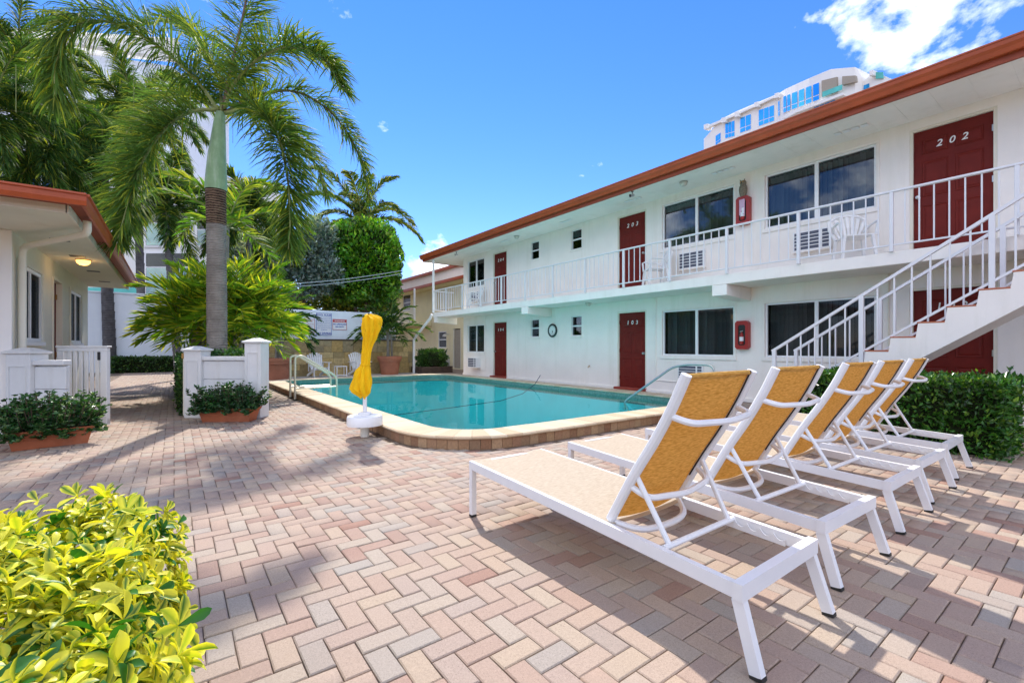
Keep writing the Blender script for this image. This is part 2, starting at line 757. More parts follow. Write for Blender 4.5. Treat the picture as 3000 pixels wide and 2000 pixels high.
def mat_emit(name, col, strength, base=(.8, .7, .5)):
    m, n, l, out = new_mat(name)
    p = n.new('ShaderNodeBsdfPrincipled')
    p.inputs['Base Color'].default_value = (*base, 1)
    p.inputs['Emission Color'].default_value = (*col, 1)
    p.inputs['Emission Strength'].default_value = strength
    l.new(p.outputs[0], out.inputs[0])
    return m


PAVER_RAMP = [(0.0, (.32, .205, .162)), (.16, (.385, .30, .238)), (.34, (.36, .258, .202)), (.5, (.365, .31, .257)), (.64, (.392, .305, .228)),
              (.8, (.36, .262, .212)), (.92, (.33, .298, .26)), (1.0, (.295, .165, .122))]
M = {}
M['paver'] = mat_pieces('paver', PAVER_RAMP, big=(.36, .285, .228), grain=.2, gscale=120)
M['paver_far'] = mat_pieces('paver_joined', PAVER_RAMP, attr=True, big=(.36, .285, .228), grain=.2, gscale=120)
M['sand'] = mat_paint('joint_sand', (.17, .125, .09), .95, .25, 14, .4, 120, stain=(.09, .075, .05))
M['stucco'] = mat_paint('white_stucco', (.91, .86, .80), .85, .035, 1.6, .3, 140, .15, stain=(.81, .765, .685), streak=1)
M['stucco_cream'] = mat_paint('cream_stucco', (.80, .76, .64), .8, .04, 2, .22, 140, .2, stain=(.74, .69, .56), streak=1)
M['stucco_yellow'] = mat_paint('yellow_stucco', (.82, .72, .46), .8, .05, 1.5, .2, 140, .2, stain=(.74, .64, .42), streak=1)
M['stucco_blue'] = mat_paint('bluish_stucco', (.78, .84, .90), .8, .04, 1.2, .2, 120, .2, stain=(.70, .77, .84), streak=1)
M['white'] = mat_paint('white_gloss_paint', (.86, .86, .86), .35, .025, 9, .06, 90, .45, stain=(.80, .79, .76))
M['white_metal'] = mat_paint('white_powder_coat', (.76, .76, .775), .32, .02, 14, .05, 300, .5)
M['white_wood'] = mat_paint('white_painted_board', (.72, .72, .71), .5, .035, 5, .12, 60, .35, stain=(.63, .62, .58), streak=1)
M['white_plastic'] = mat_paint('white_resin', (.84, .84, .84), .4, .03, 12, .05, 200, .5, stain=(.76, .75, .72))
M['orange_gutter'] = mat_paint('rust_orange_gutter', (.42, .080, .022), .42, .12, 3, .08, 60, .45, stain=(.30, .06, .02))
M['red_fascia'] = mat_paint('red_brown_fascia', (.30, .06, .025), .55, .15, 4, .1, 60, .35)
M['roof'] = mat_paint('white_roof_coating', (.72, .70, .66), .8, .08, 3, .3, 40, .2)
M['door'] = mat_paint('maroon_door_paint', (.15, .013, .008), .55, .14, 5, .12, 60, .22)
M['door_red'] = mat_paint('red_floor_paint', (.30, .050, .032), .5, .12, 8, .15, 60, .35)
M['number'] = mat_paint('white_numerals', (.85, .85, .83), .4, .02)
M['chrome'] = mat_paint('brushed_steel', (.50, .50, .48), .34, .05, 20, 0, 60, .5, metal=1.0)
M['steel_cream'] = mat_paint('worn_steel_tube', (.66, .60, .46), .4, .08, 18, 0, 60, .5, metal=.2)
M['glass'] = mat_glass('window_glass', (.55, .60, .61), .02)
M['glass_dark'] = mat_glass('screened_window_glass', (.50, .53, .54), 0.0, 0.0, .45)
M['glass_porch'] = mat_glass('porch_window_glass', (.45, .49, .50), 0.0, 0.0, .18)
M['glass_blue'] = mat_glass('blue_tower_glass', (.02, .20, .50), .10)
M['glass_teal'] = mat_glass('teal_glass', (.10, .5, .48), .08)
M['blue_back'] = mat_paint('blue_tinted_glazing', (.03, .40, .95), .15, .12, .4, 0, 60, .5, metal=.5)
M['teal_back'] = mat_paint('teal_tinted_glazing', (.09, .50, .45), .3, .2, .4, 0, 60, .5)
M['blind'] = mat_paint('grey_blind_slat', (.74, .75, .72), .7, .08, 8, 0, 60, .2, objvar=.3)
M['room'] = mat_paint('room_shade_black', (.012, .012, .013), .9, .1, 2)  # near-black colour stands in for the shade inside the rooms
M['black'] = mat_paint('black_plastic', (.02, .02, .02), .5, .1, 10)
M['black_rubber'] = mat_paint('black_rubber', (.025, .024, .022), .7, .1, 30)
M['terracotta'] = mat_paint('terracotta', (.44, .135, .06), .75, .14, 5, .18, 70, .25, stain=(.50, .22, .13))
M['terracotta_pot'] = mat_paint('weathered_terracotta', (.40, .16, .095), .8, .14, 3, .2, 60, .2, stain=(.46, .27, .19))
M['soil'] = mat_paint('potting_soil', (.05, .035, .025), .95, .3, 30, .6, 60)
M['coping'] = mat_pieces('cream_coping', [(0, (.52, .41, .28)), (.4, (.60, .49, .35)), (.7, (.56, .44, .30)), (1, (.48, .36, .235))], .75, grain=.10, gscale=60, bump=.2)
M['pool_brick'] = mat_pieces('pool_wall_brick', [(0, (.28, .15, .085)), (.3, (.42, .27, .15)), (.55, (.33, .18, .11)), (.8, (.46, .31, .18)), (1, (.24, .145, .09))], .85, grain=.28, gscale=45, bump=.35)
M['plaster'] = mat_paint('aqua_pool_plaster', (.12, .73, .76), .7, .06, 1.2, .05, 30, .2, stain=(.17, .77, .79))
M['pool_tile'] = mat_paint('waterline_tile', (.16, .25, .22), .3, .35, 22, .1, 40, .5)
M['water'] = mat_water('pool_water')
M['sling_gold'] = mat_sling('gold_sling', (.78, .51, .155), (.53, .30, .06))
M['sling_seat'] = mat_sling('sand_sling', (.74, .655, .53), (.60, .50, .375))
M['canopy'] = mat_paint('yellow_canvas', (.86, .50, .006), .75, .07, 7, .25, 220, .2)
M['trunk'] = mat_bark('grey_palm_bark', (.30, .27, .235), (.15, .125, .105), 10, .75)
M['trunk_ring'] = mat_bark('brown_leaf_scar', (.20, .13, .085), (.03, .02, .015), 7, .35)
M['trunk_dark'] = mat_bark('dark_palm_bark', (.13, .125, .13), (.06, .055, .055), 4, .6)
M['crownshaft'] = mat_paint('green_crownshaft', (.25, .38, .20), .5, .2, 5, .1, 20, .35, stain=(.52, .60, .46), streak=1)
M['rachis'] = mat_paint('green_leaf_stalk', (.25, .28, .09), .55, .15, 5)
M['rachis_brown'] = mat_paint('brown_leaf_stalk', (.14, .085, .05), .7, .2, 6)
M['bark'] = mat_paint('brown_bark', (.12, .085, .06), .9, .25, 10, .6, 25, .2)
M['leaf'] = mat_leaf('leaf', trans=.34)
M['leaf_palm'] = mat_leaf('palm_leaflet', trans=.48, rough=.6, gloss=.15)
M['leaf_gloss'] = mat_leaf('glossy_leaf', trans=.30, rough=.28, gloss=.5)
M['leaf_var'] = mat_leaf('variegated_leaf', trans=.34, rough=.42, gloss=.4, tint=(.9, .95, .7))
M['fx_red'] = mat_paint('red_cabinet', (.36, .022, .018), .35, .08, 10, 0, 60, .5)
M['owl'] = mat_paint('grey_brown_owl', (.22, .19, .14), .8, .5, 45, .3, 60, .2)
M['label_white'] = mat_paint('white_label', (.82, .82, .84), .5, .06, 30)
M['label_pink'] = mat_paint('pink_label', (.62, .42, .56), .5, .12, 12)
M['sign_blue'] = mat_paint('blue_print', (.03, .09, .42), .5, .06, 20)
M['sign_red'] = mat_paint('red_print', (.50, .03, .035), .5, .06, 20)
M['sign_white'] = mat_paint('white_sign_board', (.80, .81, .84), .45, .03, 6)
M['clock_face'] = mat_paint('clock_face', (.78, .82, .80), .5, .03, 10)
M['clock_rim'] = mat_paint('dark_clock_rim', (.03, .045, .04), .4, .2, 10)
M['stone'] = mat_pieces('golden_slate_tile', [(0, (.38, .25, .09)), (.25, (.56, .41, .17)), (.5, (.32, .24, .115)), (.75, (.64, .49, .24)), (1, (.29, .235, .14))], .6, grain=.35, gscale=9, bump=.35)
M['grout'] = mat_paint('grout', (.20, .16, .10), .9, .15, 20)
M['lamp_on'] = mat_emit('warm_lamp', (1.0, .50, .10), 1.3)
M['lamp_off'] = mat_paint('frosted_lamp', (.62, .60, .54), .3, .05, 8)
M['brass'] = mat_paint('aged_brass', (.45, .26, .09), .4, .15, 10, 0, 60, .5, metal=.8)
M['tower'] = mat_paint('white_tower_render', (.84, .83, .80), .7, .02, .05, 0, 60, .3)
M['door_grey'] = mat_paint('taupe_door', (.36, .31, .24), .6, .08, 6)
M['timber'] = mat_paint('dark_edging_timber', (.09, .06, .045), .85, .25, 6, .4, 30)
M['rope'] = mat_paint('navy_rope', (.02, .03, .07), .8, .2, 30)
M['yellow_cloth'] = mat_paint('yellow_awning_cloth', (.85, .42, .01), .7, .05, 8)
M['concrete'] = mat_paint('pale_concrete', (.56, .53, .48), .85, .12, 4, .3, 60)
M['tread'] = mat_paint('terracotta_tread', (.48, .15, .07), .6, .12, 8, .1, 50)
M['ac_dark'] = mat_paint('dark_louvre', (.10, .11, .15), .6, .2, 20)
M['wire'] = mat_paint('grey_cable', (.45, .48, .50), .5, .05, 8)


# ------------------------------------------------------------------ ground, paving, pool
# pool outline (outer edge of the coping)
PX0, PX1, PY0, PY1, PR = 2.25, 8.85, 4.36, 16.35, 1.15
COPE_W, COPE_Z0, COPE_Z1 = 0.46, 0.112, 0.152


def rr_dist(x, y, x0=PX0, x1=PX1, y0=PY0, y1=PY1, r=PR):
    """signed distance to the rounded rectangle (negative inside)"""
    cx, cy = (x0 + x1) / 2, (y0 + y1) / 2
    qx, qy = abs(x - cx) - (x1 - x0) / 2 + r, abs(y - cy) - (y1 - y0) / 2 + r
    return math.hypot(max(qx, 0), max(qy, 0)) + min(max(qx, qy), 0) - r


def rr_path(off, s):
    """point and outward normal on the rounded rectangle shrunk by off, at arc length s of the outer outline"""
    w, hgt = PX1 - PX0 - 2 * PR, PY1 - PY0 - 2 * PR
    q = PR * math.pi / 2
    segs = [('l', (PX0 + PR, PY0), (1, 0), w), ('a', (PX1 - PR, PY0 + PR), -90, q), ('l', (PX1, PY0 + PR), (0, 1), hgt),
            ('a', (PX1 - PR, PY1 - PR), 0, q), ('l', (PX1 - PR, PY1), (-1, 0), w), ('a', (PX0 + PR, PY1 - PR), 90, q),
            ('l', (PX0, PY1 - PR), (0, -1), hgt), ('a', (PX0 + PR, PY0 + PR), 180, q)]
    tot = sum(g[3] for g in segs)
    s = s % tot
    for g in segs:
        if s <= g[3] + 1e-9:
            if g[0] == 'l':
                d = g[2]
                nx, ny = d[1], -d[0]
                return (g[1][0] + d[0] * s - nx * off, g[1][1] + d[1] * s - ny * off, nx, ny)
            a = R(g[2]) + s / PR
            return (g[1][0] + (PR - off) * math.cos(a), g[1][1] + (PR - off) * math.sin(a), math.cos(a), math.sin(a))
        s -= g[3]
    return rr_path(off, 0)


PERIM = 2 * (PX1 - PX0 + PY1 - PY0 - 4 * PR) + 2 * math.pi * PR

# ground sheet with the pool cut out of it
gm = MB()
N = 96
ring = [rr_path(0.2, PERIM * i / N) for i in range(N)]
BIG = 1500
vs_, fs_ = [], []
for x, y, nx, ny in ring:
    vs_.append((x, y, -.012))
for x, y, nx, ny in ring:
    cx, cy = (PX0 + PX1) / 2, (PY0 + PY1) / 2
    dx, dy = x - cx, y - cy
    k = BIG / max(abs(dx), abs(dy))
    vs_.append((cx + dx * k, cy + dy * k, -.012))
for i in range(N):
    j = (i + 1) % N
    fs_.append((i, i + N, j + N, j))
gm.add(vs_, fs_)
tag(gm.build('ground', M['sand']), kind='structure')

# herringbone pavers
PW = 0.098
JG = 0.0045
paving = bpy.data.objects.new('paving', None)
COL.objects.link(paving)
tag(paving, kind='structure')


def paver_mesh_local(w, l):
    """bevelled paver lying along x, top at z = 0"""
    a, b, e = l / 2 - JG / 2, w / 2 - JG / 2, .005
    v = []
    for sx, sy in ((-1, -1), (1, -1), (1, 1), (-1, 1)):
        v.append((sx * a, sy * b, -.03))
    for sx, sy in ((-1, -1), (1, -1), (1, 1), (-1, 1)):
        v.append((sx * a, sy * b, -.004))
    for sx, sy in ((-1, -1), (1, -1), (1, 1), (-1, 1)):
        v.append((sx * (a - e), sy * (b - e), 0))
    f = []
    for r0 in (0, 4):
        for k in range(4):
            f.append((r0 + k, r0 + (k + 1) % 4, r0 + 4 + (k + 1) % 4, r0 + 4 + k))
    f.append((8, 9, 10, 11))
    return v, f


def paver_allowed(x, y):
    if rr_dist(x, y) < 0.055:
        return False
    if x > 9.93 and y < 17.1:
        return False
    if y > 19.9 and not (-1.8 < x < 1.2 or x > 9.0):
        return False
    if x < -1.8 and y > 8.8:
        return False
    if y > 27.4:
        return False
    px, py, zc = proj(x, y, 0)
    if zc < .35 or px < -260 or px > 3260 or py > 2250:
        return False
    return True


placed = []
i0, i1, j0, j1 = -46, 160, -10, 285
for j in range(j0, j1):
    for i in range(i0, i1):
        k = (i + j) % 4
        if k == 0:
            x, y, rot = (i + 1) * PW, (j + .5) * PW, 0
        elif k == 2:
            x, y, rot = (i + .5) * PW, (j + 1) * PW, 1
        else:
            continue
        zc = x * SN + y * CS
        if zc < .3 or not paver_allowed(x, y):
            continue
        px, py, zc = proj(x, y, 0)
        vis = 0 < px < 3000 and py < 2000
        hid = px < 470 and py > 1450
        placed.append(((zc if vis and not hid else zc + 50), x, y, rot))
placed.sort()
pv, pf = paver_mesh_local(PW, 2 * PW)
me_pav = bpy.data.meshes.new('paver')
me_pav.from_pydata(pv, [], pf)
me_pav.materials.append(M['paver'])
for d, x, y, rot in placed[:300]:
    o = bpy.data.objects.new('paver', me_pav)
    COL.objects.link(o)
    o.parent = paving
    o.location = (x, y, rnd.uniform(-.003, .001))
    o.rotation_euler = (rnd.gauss(0, .007), rnd.gauss(0, .007), rot * math.pi / 2 + rnd.gauss(0, .008))
rest = placed[300:]
PVv = np.array(pv)
n = len(rest)
XY = np.array([(p[1], p[2]) for p in rest])
ROT = np.array([p[3] for p in rest])
ang = ROT * math.pi / 2 + rng.normal(0, .008, n)
ca, sa = np.cos(ang), np.sin(ang)
V = np.zeros((n, 12, 3))
V[:, :, 0] = PVv[None, :, 0] * ca[:, None] - PVv[None, :, 1] * sa[:, None] + XY[:, 0, None]
V[:, :, 1] = PVv[None, :, 0] * sa[:, None] + PVv[None, :, 1] * ca[:, None] + XY[:, 1, None]
V[:, :, 2] = PVv[None, :, 2] + rng.uniform(-.003, .001, n)[:, None] + (PVv[None, :, 0] * rng.normal(0, .008, n)[:, None])
Q = (np.array(pf)[None] + (np.arange(n) * 12)[:, None, None]).reshape(-1, 4)
colr = np.repeat(rng.random(n), 12)[:, None] * np.ones(3)
po = np_mesh('pavers', V.reshape(-1, 3), Q, col=colr, mat=M['paver_far'], parent=paving)
tag(po, kind='stuff')


# pool
pool = thing('swimming_pool', 'raised turquoise swimming pool with cream coping and brown brick side', 'swimming pool', ((PX0 + PX1) / 2, (PY0 + PY1) / 2, 0))
WATER_Z = 0.045
INN = COPE_W
NB = 120


def shell(off_top, z_top, off_bot, z_bot):
    b = MB()
    vs_, fs_ = [], []
    for i in range(NB):
        x, y, nx, ny = rr_path(off_top, PERIM * i / NB)
        vs_.append((x, y, z_top))
    for i in range(NB):
        x, y, nx, ny = rr_path(off_bot, PERIM * i / NB)
        vs_.append((x, y, z_bot))
    for i in range(NB):
        j = (i + 1) % NB
        fs_.append((i, i + NB, j + NB, j))
    return b.add(vs_, fs_)


b = shell(INN - .012, -.10, INN - .01, -1.15)
# floor: shallow near the right-hand corner, deep at the far end
vs_ = [(p[0], p[1], -1.15 if p[1] < 8 else -1.15 - (p[1] - 8) * .09) for p in (rr_path(INN - .01, PERIM * i / NB) for i in range(NB))]
vs2 = [(p[0], p[1], -1.15) for p in (rr_path(INN - .01, PERIM * i / NB) for i in range(NB))]
n0 = len(b.v)
b.add(vs_ + vs2, [tuple(range(NB))] + [(i, (i + 1) % NB, (i + 1) % NB + NB, i + NB) for i in range(NB)])
b.build('basin', M['plaster'], pool)
shell(INN - .012, .115, INN - .012, -.10).build('waterline_tile', M['pool_tile'], pool)
shell(.05, .112, .05, -.05).xf(lambda x, y, z: (x, y, z)).build('outer_wall', M['grout'], pool)
# coping: bull-nosed pieces
NC = int(PERIM / .215)
prof = [(.004, COPE_Z0), (-.012, COPE_Z0 + .012), (-.012, COPE_Z1 - .014), (.004, COPE_Z1), (COPE_W - .004, COPE_Z1), (COPE_W + .014, COPE_Z1 - .014),
        (COPE_W + .014, COPE_Z0 + .012), (COPE_W - .004, COPE_Z0)]
for i in range(NC):
    b = MB()
    g = .0035
    st = [PERIM * i / NC + g / 2, PERIM * (i + 1) / NC - g / 2]
    dz = rnd.uniform(-.0015, .0015)
    vs_ = []
    for s in st:
        for off, z in prof:
            x, y, nx, ny = rr_path(off, s)
            vs_.append((x, y, z + dz))
    k = len(prof)
    b.add(vs_, [(j, (j + 1) % k, (j + 1) % k + k, j + k) for j in range(k)] + [tuple(range(k))[::-1], tuple(range(k, 2 * k))])
    b.build('coping_stone', M['coping'], pool)
# brick facing below the coping on the sides that show
NBR = int(PERIM / .135)
for i in range(NBR):
    s = PERIM * i / NBR
    x, y, nx, ny = rr_path(0, s)
    if nx > .3 or ny > .2:
        continue
    b = MB()
    g = .005
    d = rnd.uniform(.024, .032)
    vs_ = []
    for ss in (s + g / 2, s + PERIM / NBR - g / 2):
        for off, z in ((d, -.01), (d, COPE_Z0 - .002), (.06, COPE_Z0 - .002), (.06, -.01)):
            x, y, nx, ny = rr_path(off, ss)
            vs_.append((x, y, z))
    b.add(vs_, [(0, 1, 5, 4), (1, 2, 6, 5), (2, 3, 7, 6), (3, 0, 4, 7), (3, 2, 1, 0), (4, 5, 6, 7)])
    b.build('brick', M['pool_brick'], pool)
# steps under water in the near right corner, with dark nosings
ccx, ccy = PX1 - INN - .35, PY0 + INN + .2
for k, (rad, z) in enumerate(((2.0, -.62), (1.5, -.36), (1.0, -.12))):
    b = MB()
    arc = []
    for a in range(13):
        t = R(90 + 90 * a / 12)
        arc.append((PX1 - INN - .01 + rad * math.cos(t), PY0 + INN + .01 + rad * math.sin(t)))
    poly = [(PX1 - INN - .02, PY0 + INN + .02)] + arc
    b.prism(poly, 2, -1.2, z)
    b.build('pool_step', M['plaster'], pool)
    MB().tube([(x, y, z + .008) for x, y in arc], .022, 6).build('step_edge', M['rope'], pool)
# float line lying on the bottom slope + its wall anchor
pts = [(8.36, 9.9, -.10), (8.2, 9.95, -.35), (7.8, 10.0, -.6), (7.0, 9.95, -.74), (5.5, 9.8, -.78), (4.0, 9.6, -.80), (2.85, 9.4, -.80)]
MB().tube([(x, y, z + .5) for x, y, z in pts], .009, 6).build('pool_rope', M['rope'], pool)
# drain cover on the floor
MB().lathe([(.16, -1.149), (.15, -1.13)], (5.1, 7.0), 16).build('drain_cover', M['white_plastic'], pool)
MB().lathe([(.05, -1.0), (.05, -.99)], (6.9, 6.6), 10).build('inlet', M['pool_tile'], pool)

wv = [rr_path(INN - .008, PERIM * i / NB) for i in range(NB)]
tag(MB().add([(p[0], p[1], WATER_Z) for p in wv], [tuple(range(NB))]).build('water', M['water']), kind='structure')

# concrete walk between pool and tile wall / under the far planter
tag(MB().box(2.5, 9.2, 16.5, 20.0, -.008, .004).build('pool_walk', M['concrete']), kind='structure')


# ------------------------------------------------------------------ motel building
WX = 10.0
motel = thing('motel_building', 'two storey white motel with maroon doors and rust red roof gutter', 'building', (WX, 9, 0))

DOORS = [('104', 14.67, 13.82, .10, 'l'), ('103', 8.458, 7.564, .10, 'r'), ('102', 2.127, 1.192, .10, 'l'),
         ('204', 14.67, 13.82, 2.765, 'l'), ('203', 8.458, 7.564, 2.765, 'r'), ('202', 2.127, 1.192, 2.765, 'l')]
WINS = [(7.03, 5.18, .985), (4.52, 2.63, .985), (7.03, 5.18, 3.68), (4.52, 2.63, 3.68), (16.62, 15.33, .985), (16.62, 15.33, 3.68)]
SMALL = [(12.37, 11.92, 1.54), (10.36, 9.90, 1.54), (12.37, 11.92, 4.225), (10.36, 9.90, 4.225)]
WH, SH, DH = 1.125, .62, 2.035


def wall_holes(fixed, u0, u1, z0, z1, holes, depth, place):
    """front skin with rectangular openings and their reveals; place(u, z, d) -> point, d metres into the wall"""
    b = MB()
    us = sorted({u0, u1, *[h[0] for h in holes], *[h[1] for h in holes]})
    zs = sorted({z0, z1, *[h[2] for h in holes], *[h[3] for h in holes]})
    for a, c in zip(us, us[1:]):
        for d, e in zip(zs, zs[1:]):
            mu, mz = (a + c) / 2, (d + e) / 2
            if any(h[0] < mu < h[1] and h[2] < mz < h[3] for h in holes):
                continue
            b.add([place(a, d, 0), place(c, d, 0), place(c, e, 0), place(a, e, 0)], [(0, 1, 2, 3)])
    for h0, h1, g0, g1 in holes:
        for p, q in (((h0, g0), (h1, g0)), ((h1, g0), (h1, g1)), ((h1, g1), (h0, g1)), ((h0, g1), (h0, g0))):
            b.add([place(*p, 0), place(*q, 0), place(*q, depth), place(*p, depth)], [(0, 1, 2, 3)])
    return b


holes = [(d[2] - .045, d[1] + .045, d[3] - (.1 if d[3] < 1 else .09), d[3] + DH + .045) for d in DOORS]
holes += [(w[1], w[0], w[2], w[2] + WH) for w in WINS] + [(w[1], w[0], w[2], w[2] + SH) for w in SMALL]
YB, YF = -6.0, 16.97
wb = wall_holes(WX, YB, YF, 0, 5.02, holes, .16, lambda u, z, d: (WX + d, u, z))
# far end wall and rear
wb.add([(WX, YF, 0), (14.5, YF, 0), (14.5, YF, 5.02), (WX, YF, 5.02)], [(0, 1, 2, 3)])
wb.add([(WX, YB, 0), (14.5, YB, 0), (14.5, YB, 5.02), (WX, YB, 5.02)], [(3, 2, 1, 0)])
wb.add([(14.5, YB, 0), (14.5, YF, 0), (14.5, YF, 5.02), (14.5, YB, 5.02)], [(3, 2, 1, 0)])
wb.build('wall', M['stucco'], motel)
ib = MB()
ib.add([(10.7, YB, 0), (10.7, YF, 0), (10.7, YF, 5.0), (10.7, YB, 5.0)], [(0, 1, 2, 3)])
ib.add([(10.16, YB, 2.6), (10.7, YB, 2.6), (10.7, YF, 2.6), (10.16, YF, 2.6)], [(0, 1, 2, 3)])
ib.build('room_shade_backing', M['room'], motel)  # dark sheets behind the openings, indoor shade put into their colour
MB().bbox(9.955, 9.998, YB, YF, 0, .085, .004).build('plinth', M['stucco'], motel)

# doors
number_px = {}
for num, y1, y0, zb, knob in DOORS:
    dl = MB()
    fx = WX + .055
    dl.box(fx, fx + .045, y0, y1, zb, zb + DH)
    lab = 'maroon six panel door numbered ' + num
    d = dl.build('door', M['door'], motel)
    d['label'] = lab
    # casing
    c = MB()
    for a0, a1, b0, b1 in ((y0 - .044, y0 - .002, zb - .06, zb + DH + .044), (y1 + .002, y1 + .044, zb - .06, zb + DH + .044), (y0 - .044, y1 + .044, zb + DH + .002, zb + DH + .043)):
        if b1 - b0 > .1:
            c.box(WX + .006, WX + .10, a0, a1, b0, b1 - .0)
        else:
            c.box(WX + .004, WX + .098, a0 + .0005, a1 - .0005, b0, b1)
    c.build('door_frame', M['stucco_cream'], d)
    w = y1 - y0
    st, mid = .105, .085
    pw = (w - 2 * st - mid) / 2
    for row, (r0, r1) in enumerate(((.22, .78), (.93, 1.52), (1.64, 1.88))):
        for cidx in (0, 1):
            a0 = y0 + st + cidx * (pw + mid)
            a1 = a0 + pw
            pnl = MB()
            e, dp = .028, .012
            # sunk moulding and a raised field
            o_ = [(a0, r0 + zb), (a1, r0 + zb), (a1, r1 + zb), (a0, r1 + zb)]
            i_ = [(a0 + e, r0 + zb + e), (a1 - e, r0 + zb + e), (a1 - e, r1 + zb - e), (a0 + e, r1 + zb - e)]
            k_ = [(a0 + 2 * e, r0 + zb + 2 * e), (a1 - 2 * e, r0 + zb + 2 * e), (a1 - 2 * e, r1 + zb - 2 * e), (a0 + 2 * e, r1 + zb - 2 * e)]
            vs_ = [(fx - .001, *p) for p in o_] + [(fx - .010, *p) for p in [(q[0] + (.008 if i in (0, 3) else -.008), q[1] + (.008 if i < 2 else -.008)) for i, q in enumerate(o_)]]
            vs_ += [(fx - .002, *p) for p in i_] + [(fx - .011, *p) for p in k_]
            fs_ = []
            for r_ in (0, 4, 8):
                for q in range(4):
                    fs_.append((r_ + (q + 1) % 4, r_ + q, r_ + 4 + q, r_ + 4 + (q + 1) % 4))
            fs_.append((15, 14, 13, 12))
            pnl.add(vs_, fs_).build('panel', M['door'], d)
    # numerals, spaced apart, leaning
    for q, ch in enumerate(num):
        yc = (y0 + y1) / 2 + (1 - q) * .15
        text_mesh(ch, .15, M['number'], 'numeral', d, face_matrix((fx - .014, yc, zb + 1.76), (0, -1, 0)), .003, .22 if num[0] == '2' else .1, bold=.002)
    # lever handle with plate
    ky = y0 + .06 if knob == 'r' else y1 - .06
    hb = MB()
    hb.lathe([(.028, 0), (.028, .012), (.012, .014), (.012, .045), (.03, .05), (.03, .075), (.012, .082)], n=12)
    hb.xf(lambda x, y, z: (fx - z, ky + x, zb + .93 + y)).build('door_knob', M['chrome'], d, True)
    hy = y1 if knob == 'r' else y0
    for hz in (.25, 1.0, 1.78):
        MB().bbox(fx - .012, fx + .002, hy - .02, hy + .02, zb + hz - .05, zb + hz + .05, .003).build('hinge', M['door'] if num[1:] == '03' else M['chrome'], d)
    if zb < 1:
        MB().bbox(WX - .15, WX + .12, y0 - .06, y1 + .06, .0, .098, .008).build('door_sill', M['door_red'], d)
    else:
        MB().bbox(WX - .03, WX + .12, y0 - .04, y1 + .04, 2.68, 2.762, .006).build('door_sill', M['door_red'], d)

# windows
slat_me = None


def slat(parent, x, y, z0, z1, tilt):
    global slat_me
    if slat_me is None:
        b = MB()
        vs_, fs_ = [], []
        for i in range(5):
            u = -.045 + .09 * i / 4
            vs_ += [(u * 0 + .008 * math.cos(i / 4 * math.pi - math.pi / 2), u, 0), (.008 * math.cos(i / 4 * math.pi - math.pi / 2), u, 1)]
        for i in range(4):
            fs_.append((2 * i, 2 * i + 2, 2 * i + 3, 2 * i + 1))
        me = bpy.data.meshes.new('blind_slat')
        me.from_pydata(vs_, [], fs_)
        me.materials.append(M['blind'])
        slat_me = me
    o = bpy.data.objects.new('blind_slat', slat_me)
    COL.objects.link(o)
    o.parent = parent
    bl = base_loc(parent)
    o.location = (x - bl.x, y - bl.y, z0 - bl.z)
    o.scale = (1, 1, z1 - z0)
    o.rotation_euler = (0, 0, tilt)


def make_window(y1, y0, z0, hgt, small=False):
    gm_ = M['glass'] if z0 > 2 else M['glass_dark']
    w = MB()
    fx0, fx1 = WX + .03, WX + .10
    t = .035 if not small else .028
    w.box(fx0, fx1, y0 + .001, y0 + t, z0 + .001, z0 + hgt - .001)
    w.box(fx0, fx1, y1 - t, y1 - .001, z0 + .001, z0 + hgt - .001)
    w.box(fx0 + .002, fx1 - .002, y0 + t, y1 - t, z0 + .001, z0 + t)
    w.box(fx0 + .002, fx1 - .002, y0 + t, y1 - t, z0 + hgt - t, z0 + hgt - .001)
    ym, zm = (y0 + y1) / 2, z0 + hgt / 2
    wf = w.build('window', M['white'], motel)
    gx = WX + .065
    if small:
        MB().box(fx0 + .004, fx1 - .004, y0 + t + .001, y1 - t - .001, zm - .022, zm + .022).build('meeting_rail', M['white'], wf)
        for a, c in ((z0 + t, zm - .022), (zm + .022, z0 + hgt - t)):
            MB().box(gx, gx + .005, y0 + t, y1 - t, a, c).build('pane', gm_, wf)
        MB().bbox(WX - .035, WX + .03, y0 - .03, y1 + .03, z0 - .045, z0 - .003, .006).build('window_sill', M['stucco'], wf)
    else:
        MB().box(fx0 + .004, fx1 - .004, ym - .033, ym + .033, z0 + t + .001, z0 + hgt - t - .001).build('mullion', M['white'], wf)
        for a, c in ((y0 + t, ym - .033), (ym + .033, y1 - t)):
            MB().box(gx, gx + .005, a, c, z0 + t, z0 + hgt - t).build('pane', gm_, wf)
        nsl = int((y1 - y0 - .1) / .085)
        for q in range(nsl):
            yy = y0 + .07 + (y1 - y0 - .14) * q / (nsl - 1)
            slat(wf, WX + .20, yy, z0 - .01, z0 + hgt - .03, R(rnd.uniform(32, 60)))
        # plastered surround and sill
        s = MB()
        s.bbox(WX - .030, WX - .001, y0 - .055, y1 + .055, z0 - .085, z0 - .003, .005)
        s.bbox(WX - .016, WX - .001, y0 - .05, y0 - .003, z0 + .001, z0 + hgt, .004)
        s.bbox(WX - .016, WX - .001, y1 + .003, y1 + .05, z0 + .001, z0 + hgt, .004)
        s.bbox(WX - .016, WX - .001, y0 - .05, y1 + .05, z0 + hgt + .003, z0 + hgt + .05, .004)
        s.build('window_surround', M['stucco'], wf)
    return wf


for y1, y0, z0 in WINS:
    make_window(y1, y0, z0, WH)
for y1, y0, z0 in SMALL:
    make_window(y1, y0, z0, SH, True)

